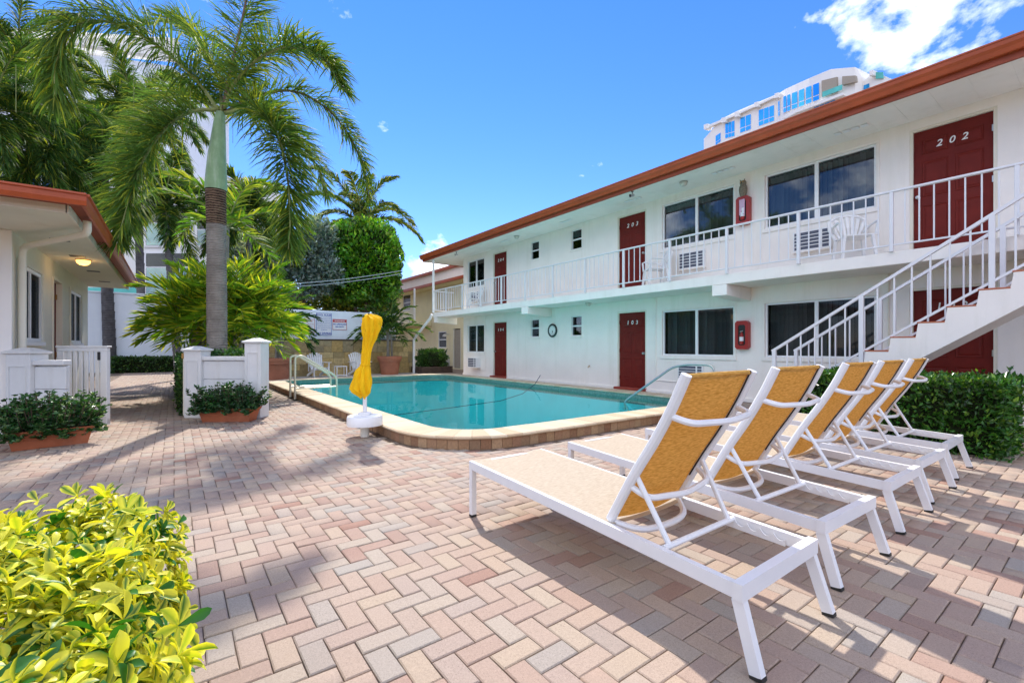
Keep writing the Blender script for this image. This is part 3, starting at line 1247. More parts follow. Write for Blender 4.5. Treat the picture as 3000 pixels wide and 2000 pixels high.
# balcony slab, beams, roof
MB().bbox(9.0, WX - .001, YB, 17.85, 2.475, 2.677, .008).build('balcony_slab', M['stucco'], motel)
for yc, wd in ((11.43, .33), (4.965, .31), (17.66, .3)):
    b = MB().prism([(8.99 if yc < 17 else 9.02, 2.47), (8.99 if yc < 17 else 9.02, 2.255), (9.998, 2.19), (9.998, 2.47)], 1, yc - wd / 2, yc + wd / 2)
    b.build('balcony_beam', M['stucco'], motel)
RE = 18.62
r = MB()
r.box(8.905, 14.9, YB, RE - .04, 4.995, 5.06)
r.build('soffit', M['stucco'], motel)
for k in range(24):                                     # soffit boards
    pass
r = MB()
r.box(8.862, 8.903, YB, RE, 4.972, 5.22)
r.box(8.862, 14.9, RE - .038, RE, 4.974, 5.218)
r.build('fascia', M['red_fascia'], motel)
gp = [(8.86, 5.062), (8.800, 5.062), (8.792, 5.072), (8.775, 5.125), (8.748, 5.165), (8.740, 5.215), (8.728, 5.222), (8.728, 5.243), (8.752, 5.245), (8.752, 5.232), (8.86, 5.232)]
fix_normals(MB().prism(gp, 1, YB, RE + .05).build('gutter', M['orange_gutter'], motel))
MB().prism([(8.80, 5.25), (14.9, 6.3), (14.9, 6.36), (8.80, 5.275)], 1, YB, RE + .02).build('roof', M['roof'], motel)
fix_normals(MB().prism([(8.86, 5.222), (14.9, 5.222), (14.9, 6.29), (8.90, 5.25)], 1, RE - .03, RE).build('roof_end', M['stucco'], motel))
# soffit boards seams and vents
for k in range(13):
    yy = -1.2 + k * .42
    MB().box(8.92, 9.97, yy, yy + .417, 4.991, 4.9945).build('soffit_board', M['stucco'], motel)
for yy in (2.6, 4.9, 7.3, 9.8, 12.9):
    v = MB()
    for q in range(4):
        v.bbox(9.42, 9.52, yy + q * .13, yy + q * .13 + .1, 4.972, 4.985, .003)
    v.build('soffit_vent', M['white'], motel)
# corner post, raking downpipe
MB().bbox(8.94, 9.02, 17.74, 17.82, 2.678, 4.97, .006).build('corner_post', M['white'], motel)
MB().tube([(9.0, 17.95, 2.62), (8.99, 18.1, 2.45), (8.85, 19.2, 1.72), (8.82, 19.4, 1.52), (8.82, 19.42, .0)], .06, 10).build('downpipe', M['white'], motel, True)
# conduit on the wall
MB().tube([(9.985, 7.22, 2.47), (9.985, 7.22, .34)], .011, 6).build('conduit', M['stucco'], motel)
MB().tube([(9.985, 7.22, .34), (9.985, 5.95, .34)], .012, 6).build('conduit', M['stucco'], motel)
MB().tube([(9.985, 15.22, 2.47), (9.985, 15.22, .28), (9.985, 15.9, .28)], .011, 6).build('conduit', M['stucco'], motel)
MB().tube([(9.985, 2.45, 2.47), (9.985, 2.45, .3)], .012, 6).build('conduit', M['stucco_cream'], motel)

# ---- balcony railing
rail = thing('balcony_railing', 'white balcony railing with thin upright bars along the upper walkway', 'railing', (8.97, 9, 2.677))
RZ = 2.677
MB().bbox(8.942, 8.998, -.42, 17.80, 3.592, 3.627, .008).build('top_rail', M['white_metal'], rail)
MB().bbox(8.957, 8.983, -.42, 17.80, RZ + .088, RZ + .113, .004).build('bottom_rail', M['white_metal'], rail)
MB().bbox(8.97, 9.98, 17.765, 17.80, 3.590, 3.625, .006).build('top_rail', M['white_metal'], rail)
MB().bbox(8.985, 9.98, 17.77, 17.795, RZ + .088, RZ + .113, .004).build('bottom_rail', M['white_metal'], rail)
post_y = [-.40 + 0.0] + [.849 + 1.3155 * k for k in range(13)] + [17.78]
for y in post_y:
    MB().bbox(8.945, 8.995, y - .025, y + .025, RZ, 3.593, .004).build('post', M['white_metal'], rail)
bal = MB().bbox(-.009, .009, -.009, .009, RZ + .112 - RZ, 3.593 - RZ, .002).build('baluster', M['white_metal'], rail, local=True)
first = True
for a, c in zip(post_y, post_y[1:]):
    nb = max(1, int(round((c - a) / .163)))
    for k in range(1, nb):
        o = bal if first else bal.copy()
        if not first:
            COL.objects.link(o)
        first = False
        o.location = (0, a + (c - a) * k / nb - 9, 0)
for k in range(1, 8):
    o = bal.copy()
    COL.objects.link(o)
    o.location = (k * .125, 17.782 - 9, 0)

# ---- stairs
ST_X0, ST_X1 = 8.02, 8.93
N_ST, RISE, TREAD = 14, 2.677 / 14, .289
Y_FIRST = 1.886 + TREAD * (1.185 / RISE - 0)
stairs = thing('staircase', 'white concrete staircase with terracotta treads rising to the upper walkway', 'staircase', (8.47, 1.7, 0))
prof_s = []
for k in range(N_ST):
    y = Y_FIRST - k * TREAD
    prof_s += [(y + (.022 if k else 0), k * RISE), (y, (k + 1) * RISE - .02)]
y_top = Y_FIRST - N_ST * TREAD
prof_s += [(y_top, N_ST * RISE - .02), (y_top, N_ST * RISE - .25)]
slope_y = Y_FIRST - .30 - .25
prof_s += [(slope_y, 0.0)]
fix_normals(MB().prism(prof_s, 0, ST_X0, ST_X1).build('flight', M['stucco'], stairs))
for k in range(N_ST):
    y = Y_FIRST - k * TREAD
    MB().bbox(ST_X0 - .006, ST_X1 + .006, y - TREAD + .024, y + .012, (k + 1) * RISE - .0195, (k + 1) * RISE, .005).build('tread', M['tread'], stairs)


def stair_rail(x, y0, y1, label):
    sr = thing('stair_railing', label, 'railing', (x, (y0 + y1) / 2, .5), group='stair railings')
    sl = -RISE / TREAD
    zt = lambda y: (Y_FIRST - y) * RISE / TREAD + 1.02
    zb = lambda y: (Y_FIRST - y) * RISE / TREAD + .20
    MB().bar((x, y0 + .03, zt(y0 + .03)), (x, y1, zt(y1)), .05, .04).build('top_rail', M['white_metal'], sr)
    MB().bar((x, y0, zb(y0)), (x, y1, zb(y1)), .03, .03).build('bottom_rail', M['white_metal'], sr)
    posts = [y0, y0 - 1.20, y0 - 2.52, y1]
    for q, y in enumerate(posts):
        zf = 0 if q == 0 else max(0, math.ceil((Y_FIRST - y) / TREAD) * RISE)
        MB().bbox(x - .028, x + .028, y - .028, y + .028, zf, zt(y) - .01, .004).build('post', M['white_metal'], sr)
    for a, c in zip(posts, posts[1:]):
        nb = int(round(abs(c - a) / .2))
        for k in range(1, nb):
            y = a + (c - a) * k / nb
            MB().bbox(x - .01, x + .01, y - .01, y + .01, zb(y), zt(y) - .01, .002).build('baluster', M['white_metal'], sr)


stair_rail(8.05, 3.49, -.40, 'white sloping stair railing on the pool side of the stairs')
stair_rail(8.90, 3.49, .55, 'white sloping stair railing on the wall side of the stairs')


# ------------------------------------------------------------------ fixtures on the motel
def aircon(y1, y0, z0, z1, label, out=.10):
    a = thing('air_conditioner', label, 'air conditioner', (9.95, (y0 + y1) / 2, z0), group='through wall air conditioners')
    x = WX - out
    b = MB()
    b.box(x + .012, WX - .002, y0, y1, z0, z1)
    b.build('case', M['white_plastic'], a)
    f = MB()
    t = .022
    f.box(x, x + .012, y0, y1, z0, z0 + t)
    f.box(x, x + .012, y0, y1, z1 - t, z1)
    f.box(x, x + .012, y0, y0 + t, z0 + t, z1 - t)
    f.box(x, x + .012, y1 - t, y1, z0 + t, z1 - t)
    sp = y0 + (y1 - y0) * .24
    f.box(x + .001, x + .012, sp - .02, sp + .02, z0 + t, z1 - t)
    f.build('grille_frame', M['white_plastic'], a)
    MB().box(x + .006, x + .0115, y0 + t, y1 - t, z0 + t, z1 - t).build('core', M['ac_dark'], a)
    nl = 4
    for k in range(1, nl + 1):
        z = z0 + t + (z1 - z0 - 2 * t) * k / (nl + 1)
        for c, d in ((y0 + t, sp - .02), (sp + .02, y1 - t)):
            MB().box(x - .004, x + .005, c, d, z - .007, z + .007).build('louvre', M['white_plastic'], a)
    MB().bbox(x - .02, WX - .002, y0 - .02, y1 + .02, z0 - .028, z0 - .002, .004).build('tray', M['stucco'], a)


aircon(6.55, 5.90, .40, .76, 'white air conditioner low on the wall behind the pool handrail', .06)
aircon(6.50, 5.85, 3.08, 3.47, 'white air conditioner on the middle of the balcony, left of the owl')
aircon(3.94, 3.30, 3.08, 3.46, 'white air conditioner on the balcony nearest the top of the stairs')
aircon(16.25, 15.62, .38, .76, 'white air conditioner at ground level by the far end of the motel wall', .22)
aircon(16.25, 15.62, 3.08, 3.46, 'white air conditioner on the balcony at the far end of the motel')


def cabinet(y, z, label, sticker):
    a = thing('extinguisher_cabinet', label, 'fire cabinet', (9.93, y, z), group='red fire cabinets')
    w, hh, dp = .145, .31, .115
    x = WX - dp
    ch = .045
    outer = [(y - w, z - hh + ch), (y - w + ch, z - hh), (y + w - ch, z - hh), (y + w, z - hh + ch), (y + w, z + hh - ch), (y + w - ch, z + hh), (y - w + ch, z + hh), (y - w, z + hh - ch)]
    fix_normals(MB().prism(outer, 0, x + .03, WX - .002).build('case', M['fx_red'], a))
    inn = [(y + (p[0] - y) * .55, z + (p[1] - z) * .72) for p in outer]
    b = MB()
    n = 8
    b.add([(x + .005, *p) for p in outer] + [(x + .005, *p) for p in inn] + [(x + .0295, *p) for p in outer] + [(x + .0295, *p) for p in inn],
          [(i, (i + 1) % n, (i + 1) % n + n, i + n) for i in range(n)] + [(i, (i + 1) % n, (i + 1) % n + 2 * n, i + 2 * n) for i in range(n)] +
          [(i + n, (i + 1) % n + n, (i + 1) % n + 3 * n, i + 3 * n) for i in range(n)])
    fix_normals(b.build('door_frame', M['fx_red'], a))
    MB().box(x + .022, x + .029, y - w * .56, y + w * .56, z - hh * .73, z + hh * .73).build('backing', M['black'], a)
    c = MB().lathe([(.035, z - .2), (.042, z - .18), (.042, z - .02), (.03, z + .03), (.014, z + .045), (.014, z + .07)], (x + .01, y), 12)
    e = c.build('extinguisher', M['fx_red'], a, True)
    MB().lathe([(.0435, z - .13), (.0435, z - .04)], (x + .01, y), 12, False).build('extinguisher_label', M['label_white'], e)
    MB().bar((x + .0, y - .03, z + .09), (x, y + .03, z + .075), .012, .014).build('lever', M['chrome'], e)
    if sticker:
        MB().box(x - .028, x - .0245 + .02, y - .06, y + .055, z - .10, z + .235).build('notice', M['label_pink'], a)
        MB().box(x - .032, x - .0285, y - .05, y + .0, z - .08, z + .05).build('notice_panel', M['label_white'], a)


cabinet(4.96, 1.455, 'red fire extinguisher cabinet on the ground floor wall', False)
cabinet(4.94, 4.15, 'red fire extinguisher cabinet with pink notice on the upper floor wall', True)
# owl decoy above the upper cabinet
ow = thing('owl_statue', 'brown and grey owl figure standing on the upper red cabinet', 'statue', (9.92, 4.94, 4.46))
c = (9.92, 4.94)
MB().lathe([(.05, 4.46), (.062, 4.48), (.078, 4.56), (.082, 4.62), (.072, 4.68), (.055, 4.71)], c, 16).build('body', M['owl'], ow, True)
MB().lathe([(.05, 4.705), (.064, 4.73), (.066, 4.765), (.05, 4.795), (.02, 4.805)], c, 16).build('head', M['owl'], ow, True)
for s in (-1, 1):
    MB().tube([(9.90, 4.94 + s * .035, 4.785), (9.885, 4.94 + s * .055, 4.83)], .018, 6, True, .003).build('ear_tuft', M['owl'], ow)
    MB().lathe([(.018, 0), (.016, .006)], n=10).xf(lambda x, y, z, s=s: (9.858 - z, 4.94 + s * .025 + x, 4.765 + y)).build('eye', M['brass'], ow)
MB().tube([(9.862, 4.94, 4.755), (9.84, 4.94, 4.73)], .012, 6, True, .002).build('beak', M['black'], ow)

# wall clock
ck = thing('wall_clock', 'round wall clock with dark rim and pale face between the small windows', 'clock', (9.97, 11.205, 1.74))
MB().lathe([(.20, 0), (.222, .012), (.222, .035), (.19, .05), (.165, .04), (.165, .03)], n=36, cap=False).xf(lambda x, y, z: (9.998 - z, 11.205 + x, 1.74 + y)).build('rim', M['clock_rim'], ck, True)
MB().lathe([(.18, 0), (.18, .026)], n=36).xf(lambda x, y, z: (9.998 - z, 11.205 + x, 1.74 + y)).build('face', M['clock_face'], ck)
for k in range(12):
    a = R(30 * k)
    p, q = Vector((9.969, 11.205 + .125 * math.sin(a), 1.74 + .125 * math.cos(a))), Vector((9.969, 11.205 + .155 * math.sin(a), 1.74 + .155 * math.cos(a)))
    MB().bar(p, q, .012, .004, (1, 0, 0)).build('hour_mark', M['clock_rim'], ck)
for ln, a in ((.07, 200), (.12, 175)):
    MB().bar((9.966, 11.205, 1.74), (9.966, 11.205 + ln * math.sin(R(a)), 1.74 + ln * math.cos(R(a))), .012, .004, (1, 0, 0)).build('hand', M['clock_rim'], ck)


def ceiling_lamp(x, y, z, label, on=False, r_=.085):
    a = thing('ceiling_lamp', label, 'lamp', (x, y, z))
    MB().lathe([(r_ * .8, z - .015), (r_ * 1.1, z - .012), (r_ * 1.1, z)], (x, y), 20).build('base', M['brass'] if on else M['chrome'], a)
    MB().lathe([(.01, z - .10), (r_ * .55, z - .092), (r_ * .9, z - .06), (r_, z - .02), (r_, z - .014)], (x, y), 20).build('shade', M['lamp_on'] if on else M['lamp_off'], a, True)
    return a


ceiling_lamp(9.40, 12.39, 4.985, 'small frosted lamp under the roof soffit, the one near door 204')
ceiling_lamp(9.41, 6.05, 4.985, 'small frosted lamp under the roof soffit near door 203')
ceiling_lamp(9.62, 9.25, 2.474, 'small frosted lamp under the balcony floor near door 103')


def cam_unit(x, y, z, label):
    a = thing('security_camera', label, 'camera', (x, y, z))
    MB().lathe([(.03, z - .012), (.03, z)], (x, y), 12).build('mount', M['black'], a)
    MB().tube([(x, y, z - .01), (x, y, z - .07)], .009, 6).build('stem', M['black'], a)
    MB().tube([(x - .05, y + .02, z - .11), (x + .04, y - .015, z - .09)], .032, 10).build('body', M['chrome'], a, True)
    MB().tube([(x - .06, y + .024, z - .113), (x - .05, y + .02, z - .11)], .04, 10).build('hood', M['black'], a)


cam_unit(8.96, 7.15, 4.985, 'small camera hanging from the soffit near the middle of the roof')
cam_unit(9.05, 15.9, 4.985, 'small camera hanging from the soffit at the far end of the roof')
tp = thing('wall_tap', 'small metal tap low on the white wall beside door 103', 'tap', (9.97, 9.55, .62))
MB().tube([(9.998, 9.55, .62), (9.93, 9.55, .62), (9.92, 9.55, .58)], .012, 8).build('spout', M['brass'], tp)
MB().bbox(9.955, 9.97, 9.52, 9.58, .645, .655, .002).build('tap_handle', M['brass'], tp)

# ---- resin balcony chairs (fan back)
def plastic_chair(name, loc, rz, label):
    """faces local -X ... seat at .42"""
    a = thing(name, label, 'chair', loc, rz, 'white resin balcony chairs')
    b = MB()
    seat = [(-.24, -.22), (-.24, .22), (.20, .19), (.20, -.19)]
    b.prism(seat, 2, .405, .425)
    b.build('seat', M['white_plastic'], a, local=True)
    for sx, sy in ((-1, -1), (-1, 1), (1, -1), (1, 1)):
        x0, y0 = (-.22 if sx < 0 else .19), sy * .20
        MB().bar((x0, y0, .41), (x0 + sx * .035, y0 + sy * .045, 0), .05, .04, (0, 1, 0)).build('leg', M['white_plastic'], a, local=True)
    for s in (-1, 1):
        MB().tube([(-.23, s * .245, .405), (-.245, s * .27, .62), (-.18, s * .285, .645), (.10, s * .275, .63), (.20, s * .22, .55)], .022, 8).build('armrest', M['white_plastic'], a, True, True)
    # fan of slats with scalloped top
    for k in range(7):
        t = (k - 3) / 3
        b0, b1 = (.195, t * .12, .42), (.30, t * .26, .86 - abs(t) ** 2 * .10)
        MB().bar(b0, ((b0[0] + b1[0]) / 2 - .01, (b0[1] + b1[1]) / 2, (b0[2] + b1[2]) / 2), .036, .012, (1, 0, 0)).build('back_slat', M['white_plastic'], a, local=True)
        MB().bar(((b0[0] + b1[0]) / 2 - .01, (b0[1] + b1[1]) / 2, (b0[2] + b1[2]) / 2), b1, .052, .012, (1, 0, 0)).build('back_slat', M['white_plastic'], a, local=True)
    pts = [(.19, -.20, .42), (.24, -.285, .62), (.30, -.275, .78), (.31, -.17, .855), (.315, 0, .88), (.31, .17, .855), (.30, .275, .78), (.24, .285, .62), (.19, .20, .42)]
    MB().tube(pts, .026, 8).build('back_frame', M['white_plastic'], a, True, True)
    return a


plastic_chair('resin_chair', (9.50, 2.82, 2.678), R(35), 'white fan backed chair on the balcony nearest the stairs')
plastic_chair('resin_chair', (9.50, 6.86, 2.678), R(-35), 'white fan backed chair on the middle of the balcony')
plastic_chair('resin_chair', (9.55, 15.35, 2.678), R(-20), 'white fan backed chair at the far end of the balcony')

# ---- pool hand rails
def arc_pts(pts, r_=.07, n=4):
    """round the corners of a polyline"""
    pts = [Vector(p) for p in pts]
    out = [pts[0]]
    for a, b, c in zip(pts, pts[1:], pts[2:]):
        u, w = (a - b), (c - b)
        rr_ = min(r_, u.length * .45, w.length * .45)
        p, q = b + u.normalized() * rr_, b + w.normalized() * rr_
        for k in range(n + 1):
            t = k / n
            out.append(p * (1 - t) ** 2 + b * 2 * t * (1 - t) + q * t ** 2)
    out.append(pts[-1])
    return out


lad = thing('pool_ladder_rail', 'pair of cream steel grab rails entering the pool on its left side', 'handrail', (2.6, 11.4, 0))
for y in (11.67, 11.15):
    top = .98
    MB().tube(arc_pts([(2.19, y, 0), (2.19, y, top), (2.34, y, top + .02), (3.10, y, .50), (3.10, y, -.25)], .12, 5), .024, 10).build('rail', M['steel_cream'], lad, True)
    MB().tube([(2.19, y, .26), (3.10, y, .26)], .02, 8).build('cross_rail', M['steel_cream'], lad, True)
    MB().lathe([(.05, 0), (.05, .012), (.03, .02)], (2.19, y), 12).build('escutcheon', M['black_rubber'], lad)
hr = thing('pool_handrail', 'single steel handrail slanting into the pool over the corner steps', 'handrail', (7.9, 5.4, 0))
MB().tube(arc_pts([(7.62, 6.28, -.12), (7.62, 6.28, .06), (7.95, 5.35, .80), (8.0, 5.05, .86), (8.05, 4.55, .86), (8.05, 4.5, .15)], .14, 5), .022, 10).build('rail', M['chrome'], hr, True)
MB().tube([(7.62, 6.28, .0), (7.72, 6.05, -.45)], .016, 8).build('leg', M['chrome'], hr)


# ------------------------------------------------------------------ loungers
def catmull(pts, n=6):
    pts = [Vector(p) for p in pts]
    P_ = [pts[0] * 2 - pts[1]] + pts + [pts[-1] * 2 - pts[-2]]
    out = []
    for i in range(1, len(P_) - 2):
        for k in range(n):
            t = k / n
            a, b, c, d = P_[i - 1], P_[i], P_[i + 1], P_[i + 2]
            out.append(.5 * ((2 * b) + (c - a) * t + (2 * a - 5 * b + 4 * c - d) * t * t + (3 * b - a - 3 * c + d) * t ** 3))
    out.append(pts[-1])
    return out


def sheet(b, left, right, cols, sag):
    """cloth between two edge polylines"""
    n0 = len(b.v)
    m = len(left)
    for l_, r_ in zip(left, right):
        for k in range(cols + 1):
            t = k / cols
            p = Vector(l_).lerp(Vector(r_), t)
            s = sag * 4 * t * (1 - t)
            b.v.append((p.x, p.y - s * .35, p.z - s))
    for i in range(m - 1):
        for k in range(cols):
            a = n0 + i * (cols + 1) + k
            b.f.append((a, a + 1, a + cols + 2, a + cols + 1))


W2 = .335                                                # half width over the rails
Y_HEAD, Y_FOOT = -.93, .965                              # local y, origin under the middle
Z_HEAD, Z_FOOT = .312, .388


def zrail(y):
    return Z_HEAD + (Z_FOOT - Z_HEAD) * (y - Y_HEAD) / (Y_FOOT - Y_HEAD)


def make_lounger():
    a = thing('sun_lounger', 'x', 'sun lounger', (0, 0, 0), 0, 'row of sun loungers with gold backrests')
    wm = M['white_metal']
    rt, rh = .031, .056
    for s in (-1, 1):
        x = s * (W2 - rt / 2)
        MB().bar((x, Y_HEAD - .0, zrail(Y_HEAD) - rh / 2), (x, Y_FOOT, zrail(Y_FOOT) - rh / 2), rt, rh).build('side_rail', wm, a, local=True)
    MB().bar((-W2 - .008, Y_HEAD - .018, Z_HEAD - rh / 2 + .003), (W2 + .008, Y_HEAD - .018, Z_HEAD - rh / 2 + .003), .04, rh + .008).build('head_rail', wm, a, local=True)
    MB().bar((-W2 + rt, Y_FOOT - .02, Z_FOOT - rh / 2 - .004), (W2 - rt, Y_FOOT - .02, Z_FOOT - rh / 2 - .004), .035, rh - .01).build('foot_rail', wm, a, local=True)
    for s in (-1, 1):
        x = s * (W2 - .018)
        lg = MB().bar((x, Y_HEAD - .012, Z_HEAD - rh), (x + s * .012, Y_HEAD - .085, .012), .044, .034, (1, 0, 0)).build('leg', wm, a, local=True)
        MB().bar((x + s * .012, Y_HEAD - .085, .014), (x + s * .012, Y_HEAD - .087, 0), .046, .036, (1, 0, 0)).build('foot_cap', M['black_rubber'], lg, local=True)
        lg = MB().bar((x, Y_FOOT - .022, Z_FOOT - .004), (x, Y_FOOT - .022, .014), .034, .038, (1, 0, 0)).build('leg', wm, a, local=True)
        MB().bar((x, Y_FOOT - .022, .015), (x, Y_FOOT - .022, 0), .036, .040, (1, 0, 0)).build('foot_cap', M['black_rubber'], lg, local=True)
    # backrest: curved side tubes
    YP = -.29
    prof_b = [(YP + .0, zrail(YP) + .008), (YP - .137, .585), (YP - .252, .765), (YP - .343, .925), (YP - .414, 1.075)]
    tubes = {}
    for s in (-1, 1):
        x = s * (W2 - .052)
        pts = catmull([(x, y, z) for y, z in prof_b], 5)
        tubes[s] = pts
        b = MB()
        for p, q in zip(pts, pts[1:]):
            pass
        # flattened tube
        b.tube(pts, .0235, 10)
        b.build('back_tube', wm, a, True, True)
    bs = MB()
    le = [(p.x + .012, p.y + .008, p.z + .006) for p in tubes[-1]]
    ri = [(p.x - .012, p.y + .008, p.z + .006) for p in tubes[1]]
    sheet(bs, le, ri, 10, .022)
    # thickness
    nn = len(bs.v)
    bs.v += [(x, y - .004, z - .002) for x, y, z in bs.v]
    bs.f += [tuple(i + nn for i in f)[::-1] for f in list(bs.f)]
    bs.build('back_sling', M['sling_gold'], a, True, True)
    p0, p1 = tubes[-1][-1], tubes[1][-1]
    MB().tube([(p0.x + .02, p0.y + .006, p0.z - .008), (p1.x - .02, p1.y + .006, p1.z - .008)], .012, 8).build('top_hem', M['sling_gold'], a, True, True)
    # edge binding
    pts = [(p.x - .028, p.y - .006, p.z) for p in tubes[1]]
    MB().tube(pts[3:], .0045, 5).build('binding', M['black_rubber'], a, local=True)
    # bowed cross braces behind the sling
    for fr, back, dz in ((.71, .115, -.035), (.22, .11, -.06)):
        i = int(fr * (len(tubes[1]) - 1))
        l_, r_ = tubes[-1][i], tubes[1][i]
        pts = arc_pts([(l_.x, l_.y, l_.z), (l_.x + .03, l_.y - back * .8, l_.z + dz * .8), (0, l_.y - back - .015, l_.z + dz), (r_.x - .03, r_.y - back * .8, r_.z + dz * .8), (r_.x, r_.y, r_.z)], .07, 4)
        MB().tube(pts, .0155, 8).build('cross_brace', wm, a, True, True)
    # prop: two arms and a bar resting in notched racks
    yb = YP - .31
    zb = zrail(yb) - .012
    i = int(.27 * (len(tubes[1]) - 1))
    for s in (-1, 1):
        t = tubes[s][i]
        MB().tube([(t.x - s * .01, t.y - .015, t.z), (s * (W2 - .085), yb, zb)], .013, 8).build('prop_arm', wm, a, True, True)
    MB().tube([(-(W2 - .04), yb, zb), (W2 - .04, yb, zb)], .014, 8).build('prop_bar', wm, a, True, True)
    for s in (-1, 1):
        x = s * (W2 - .042)
        poly = []
        y = yb + .05
        zr = lambda y: zrail(y) - .008
        for k in range(5):
            for q in range(6):
                t = q / 6
                yy = y - k * .062 - t * .062
                poly.append((yy, zr(yy) - .026 * math.sin(math.pi * t) ** .7 - .004))
        yend = poly[-1][0]
        poly += [(yend, zr(yend) - .05), (y, zr(y) - .05)]
        fix_normals(MB().prism(poly, 0, x - .004, x + .004).build('notched_rack', wm, a, local=True))
    # seat sling
    ss = MB()
    ys = [Y_FOOT - .004 - (Y_FOOT - .004 - (YP - .03)) * k / 14 for k in range(15)]
    sheet(ss, [(-(W2 - rt + .006), y, zrail(y) + .002) for y in ys], [((W2 - rt + .006), y, zrail(y) + .002) for y in ys], 10, .014)
    nn = len(ss.v)
    ss.f = [f[::-1] for f in ss.f]
    ss.v += [(x, y, z - .004) for x, y, z in ss.v]
    ss.f += [tuple(i + nn for i in f)[::-1] for f in list(ss.f)]
    ss.build('seat_sling', M['sling_seat'], a, True, True)
    # loop tube that carries the lower end of the back sling
    z0 = zrail(YP)
    MB().tube(catmull([(-(W2 - .05), YP + .005, z0 + .0), (-.18, YP - .10, z0 - .035), (0, YP - .13, z0 - .04), (.18, YP - .10, z0 - .035), (W2 - .05, YP + .005, z0)], 4), .017, 8).build('pivot_tube', wm, a, True, True)
    return a


proto = make_lounger()
LOUNGERS = [(2.01, 1.80, 0, 'white framed sun lounger nearest the camera, gold backrest raised'),
            (2.985, 1.845, -2.1, 'second sun lounger from the camera, between the nearest and the middle one'),
            (4.07, 1.865, -.6, 'middle sun lounger of the row of five'),
            (4.985, 1.89, -1.5, 'fourth sun lounger from the camera, one short of the hedge'),
            (5.965, 1.925, .4, 'sun lounger farthest from the camera, right against the green hedge')]
for k, (x, y, rz, lab) in enumerate(LOUNGERS):
    o = proto if k == 0 else copy_tree(proto)
    o.location = (x, y, 0)
    o.rotation_euler = (0, 0, R(rz))
    o['label'] = lab

# ------------------------------------------------------------------ closed umbrella
ub = (2.046, 6.051)
um = thing('patio_umbrella', 'closed yellow patio umbrella on a white round base beside the pool', 'umbrella', (*ub, 0))
MB().lathe([(.057, 0), (.057, .155)], ub, 20).build('foot_post', M['stucco_cream'], um, True)
MB().lathe([(.20, .150), (.229, .154), (.232, .17), (.229, .262), (.218, .280), (.10, .292)], ub, 40).build('base', M['white'], um, True)
MB().lathe([(.083, .288), (.086, .294), (.086, .318), (.05, .328)], ub, 24).build('hub', M['white'], um, True)
MB().tube([(*ub, .33), (*ub, 1.2)], .027, 14).build('pole', M['white_metal'], um, True)
cr = Vector((CS, -SN, 0))
cf = Vector((SN, CS, 0))
rings = [(1.620, .045, .02), (1.605, .07, .085), (1.575, .094, .115), (1.553, .097, .119), (1.49, .090, .115), (1.43, .083, .109), (1.37, .074, .099), (1.31, .064, .086), (1.25, .047, .074), (1.19, .03, .064),
         (1.12, .022, .061), (1.06, .015, .060), (1.0, .009, .058), (.955, .004, .057), (.92, -.008, .070), (.88, -.02, .088), (.82, -.029, .102), (.76, -.037, .113), (.70, -.049, .122), (.635, -.059, .128),
         (.60, -.048, .116), (.575, -.035, .100), (.54, -.022, .062), (.512, -.016, .034)]
cb = MB()
NS = 72
for z, off, hw in rings:
    for k in range(NS):
        a = 2 * math.pi * k / NS
        tw = 2.6 * (z - .9)
        sw_ = math.sin(8 * a + tw * 3.4 + .6 * math.sin(3 * a))
        fold = 1 + .20 * (abs(sw_) ** .7 * (1 if sw_ > 0 else -1)) * min(1, hw * 12) + .07 * math.sin(13 * a - tw * 6 + 1)
        dz = .018 * math.sin(3 * a + 1.1) if z > 1.56 or z < .62 else .006 * math.sin(4 * a + z * 30)
        p = Vector((*ub, z + dz)) + cr * (off + hw * fold * .94 * math.cos(a)) + cf * (hw * .80 * fold * math.sin(a))
        cb.v.append(tuple(p))
for i in range(len(rings) - 1):
    for k in range(NS):
        a, b_ = i * NS + k, i * NS + (k + 1) % NS
        cb.f.append((a, a + NS, b_ + NS, b_))
cb.f.append(tuple(range(NS)))
cb.build('canopy', M['canopy'], um, True)
MB().tube([Vector((*ub, .955)) + cr * (.004 + .068 * math.cos(2 * math.pi * k / 20)) + cf * (.056 * math.sin(2 * math.pi * k / 20)) for k in range(21)], .007, 6).build('tie_strap', M['canopy'], um, True)

# ------------------------------------------------------------------ adirondack chairs + table at the back
def adirondack(loc, rz, label):
    a = thing('adirondack_chair', label, 'chair', loc, rz, 'white garden chairs against the stone wall')
    w = M['white_plastic']
    for k in range(7):                                   # back slats in a fan
        t = (k - 3) / 3
        top = .98 - .10 * abs(t) ** 1.8
        MB().bar((t * .19, .18, .30), (t * .27, .42, top), .066, .018, (0, 1, 0)).build('back_slat', w, a, local=True)
    for z, y in ((.42, .24), (.72, .345)):
        MB().bbox(-.27, .27, y, y + .02, z, z + .05, .004).build('back_rail', w, a, local=True)
    for k in range(5):
        y = -.32 + k * .105
        z = .385 - .025 * k
        MB().bbox(-.27, .27, y, y + .092, z - .02, z, .004).build('seat_slat', w, a, local=True)
    for s in (-1, 1):
        MB().bar((s * .25, -.34, .35), (s * .25, .52, .04), .03, .10).build('side_rail', w, a, local=True)
        MB().bar((s * .29, -.30, .57), (s * .29, -.30, 0), .09, .03, (1, 0, 0)).build('leg', w, a, local=True)
        MB().bbox(s * .31 - .065, s * .31 + .065, -.38, .30, .57, .592, .006).build('armrest', w, a, local=True)
        MB().bar((s * .29, .26, .57), (s * .27, .30, .22), .04, .03, (1, 0, 0)).build('arm_prop', w, a, local=True)
    return a


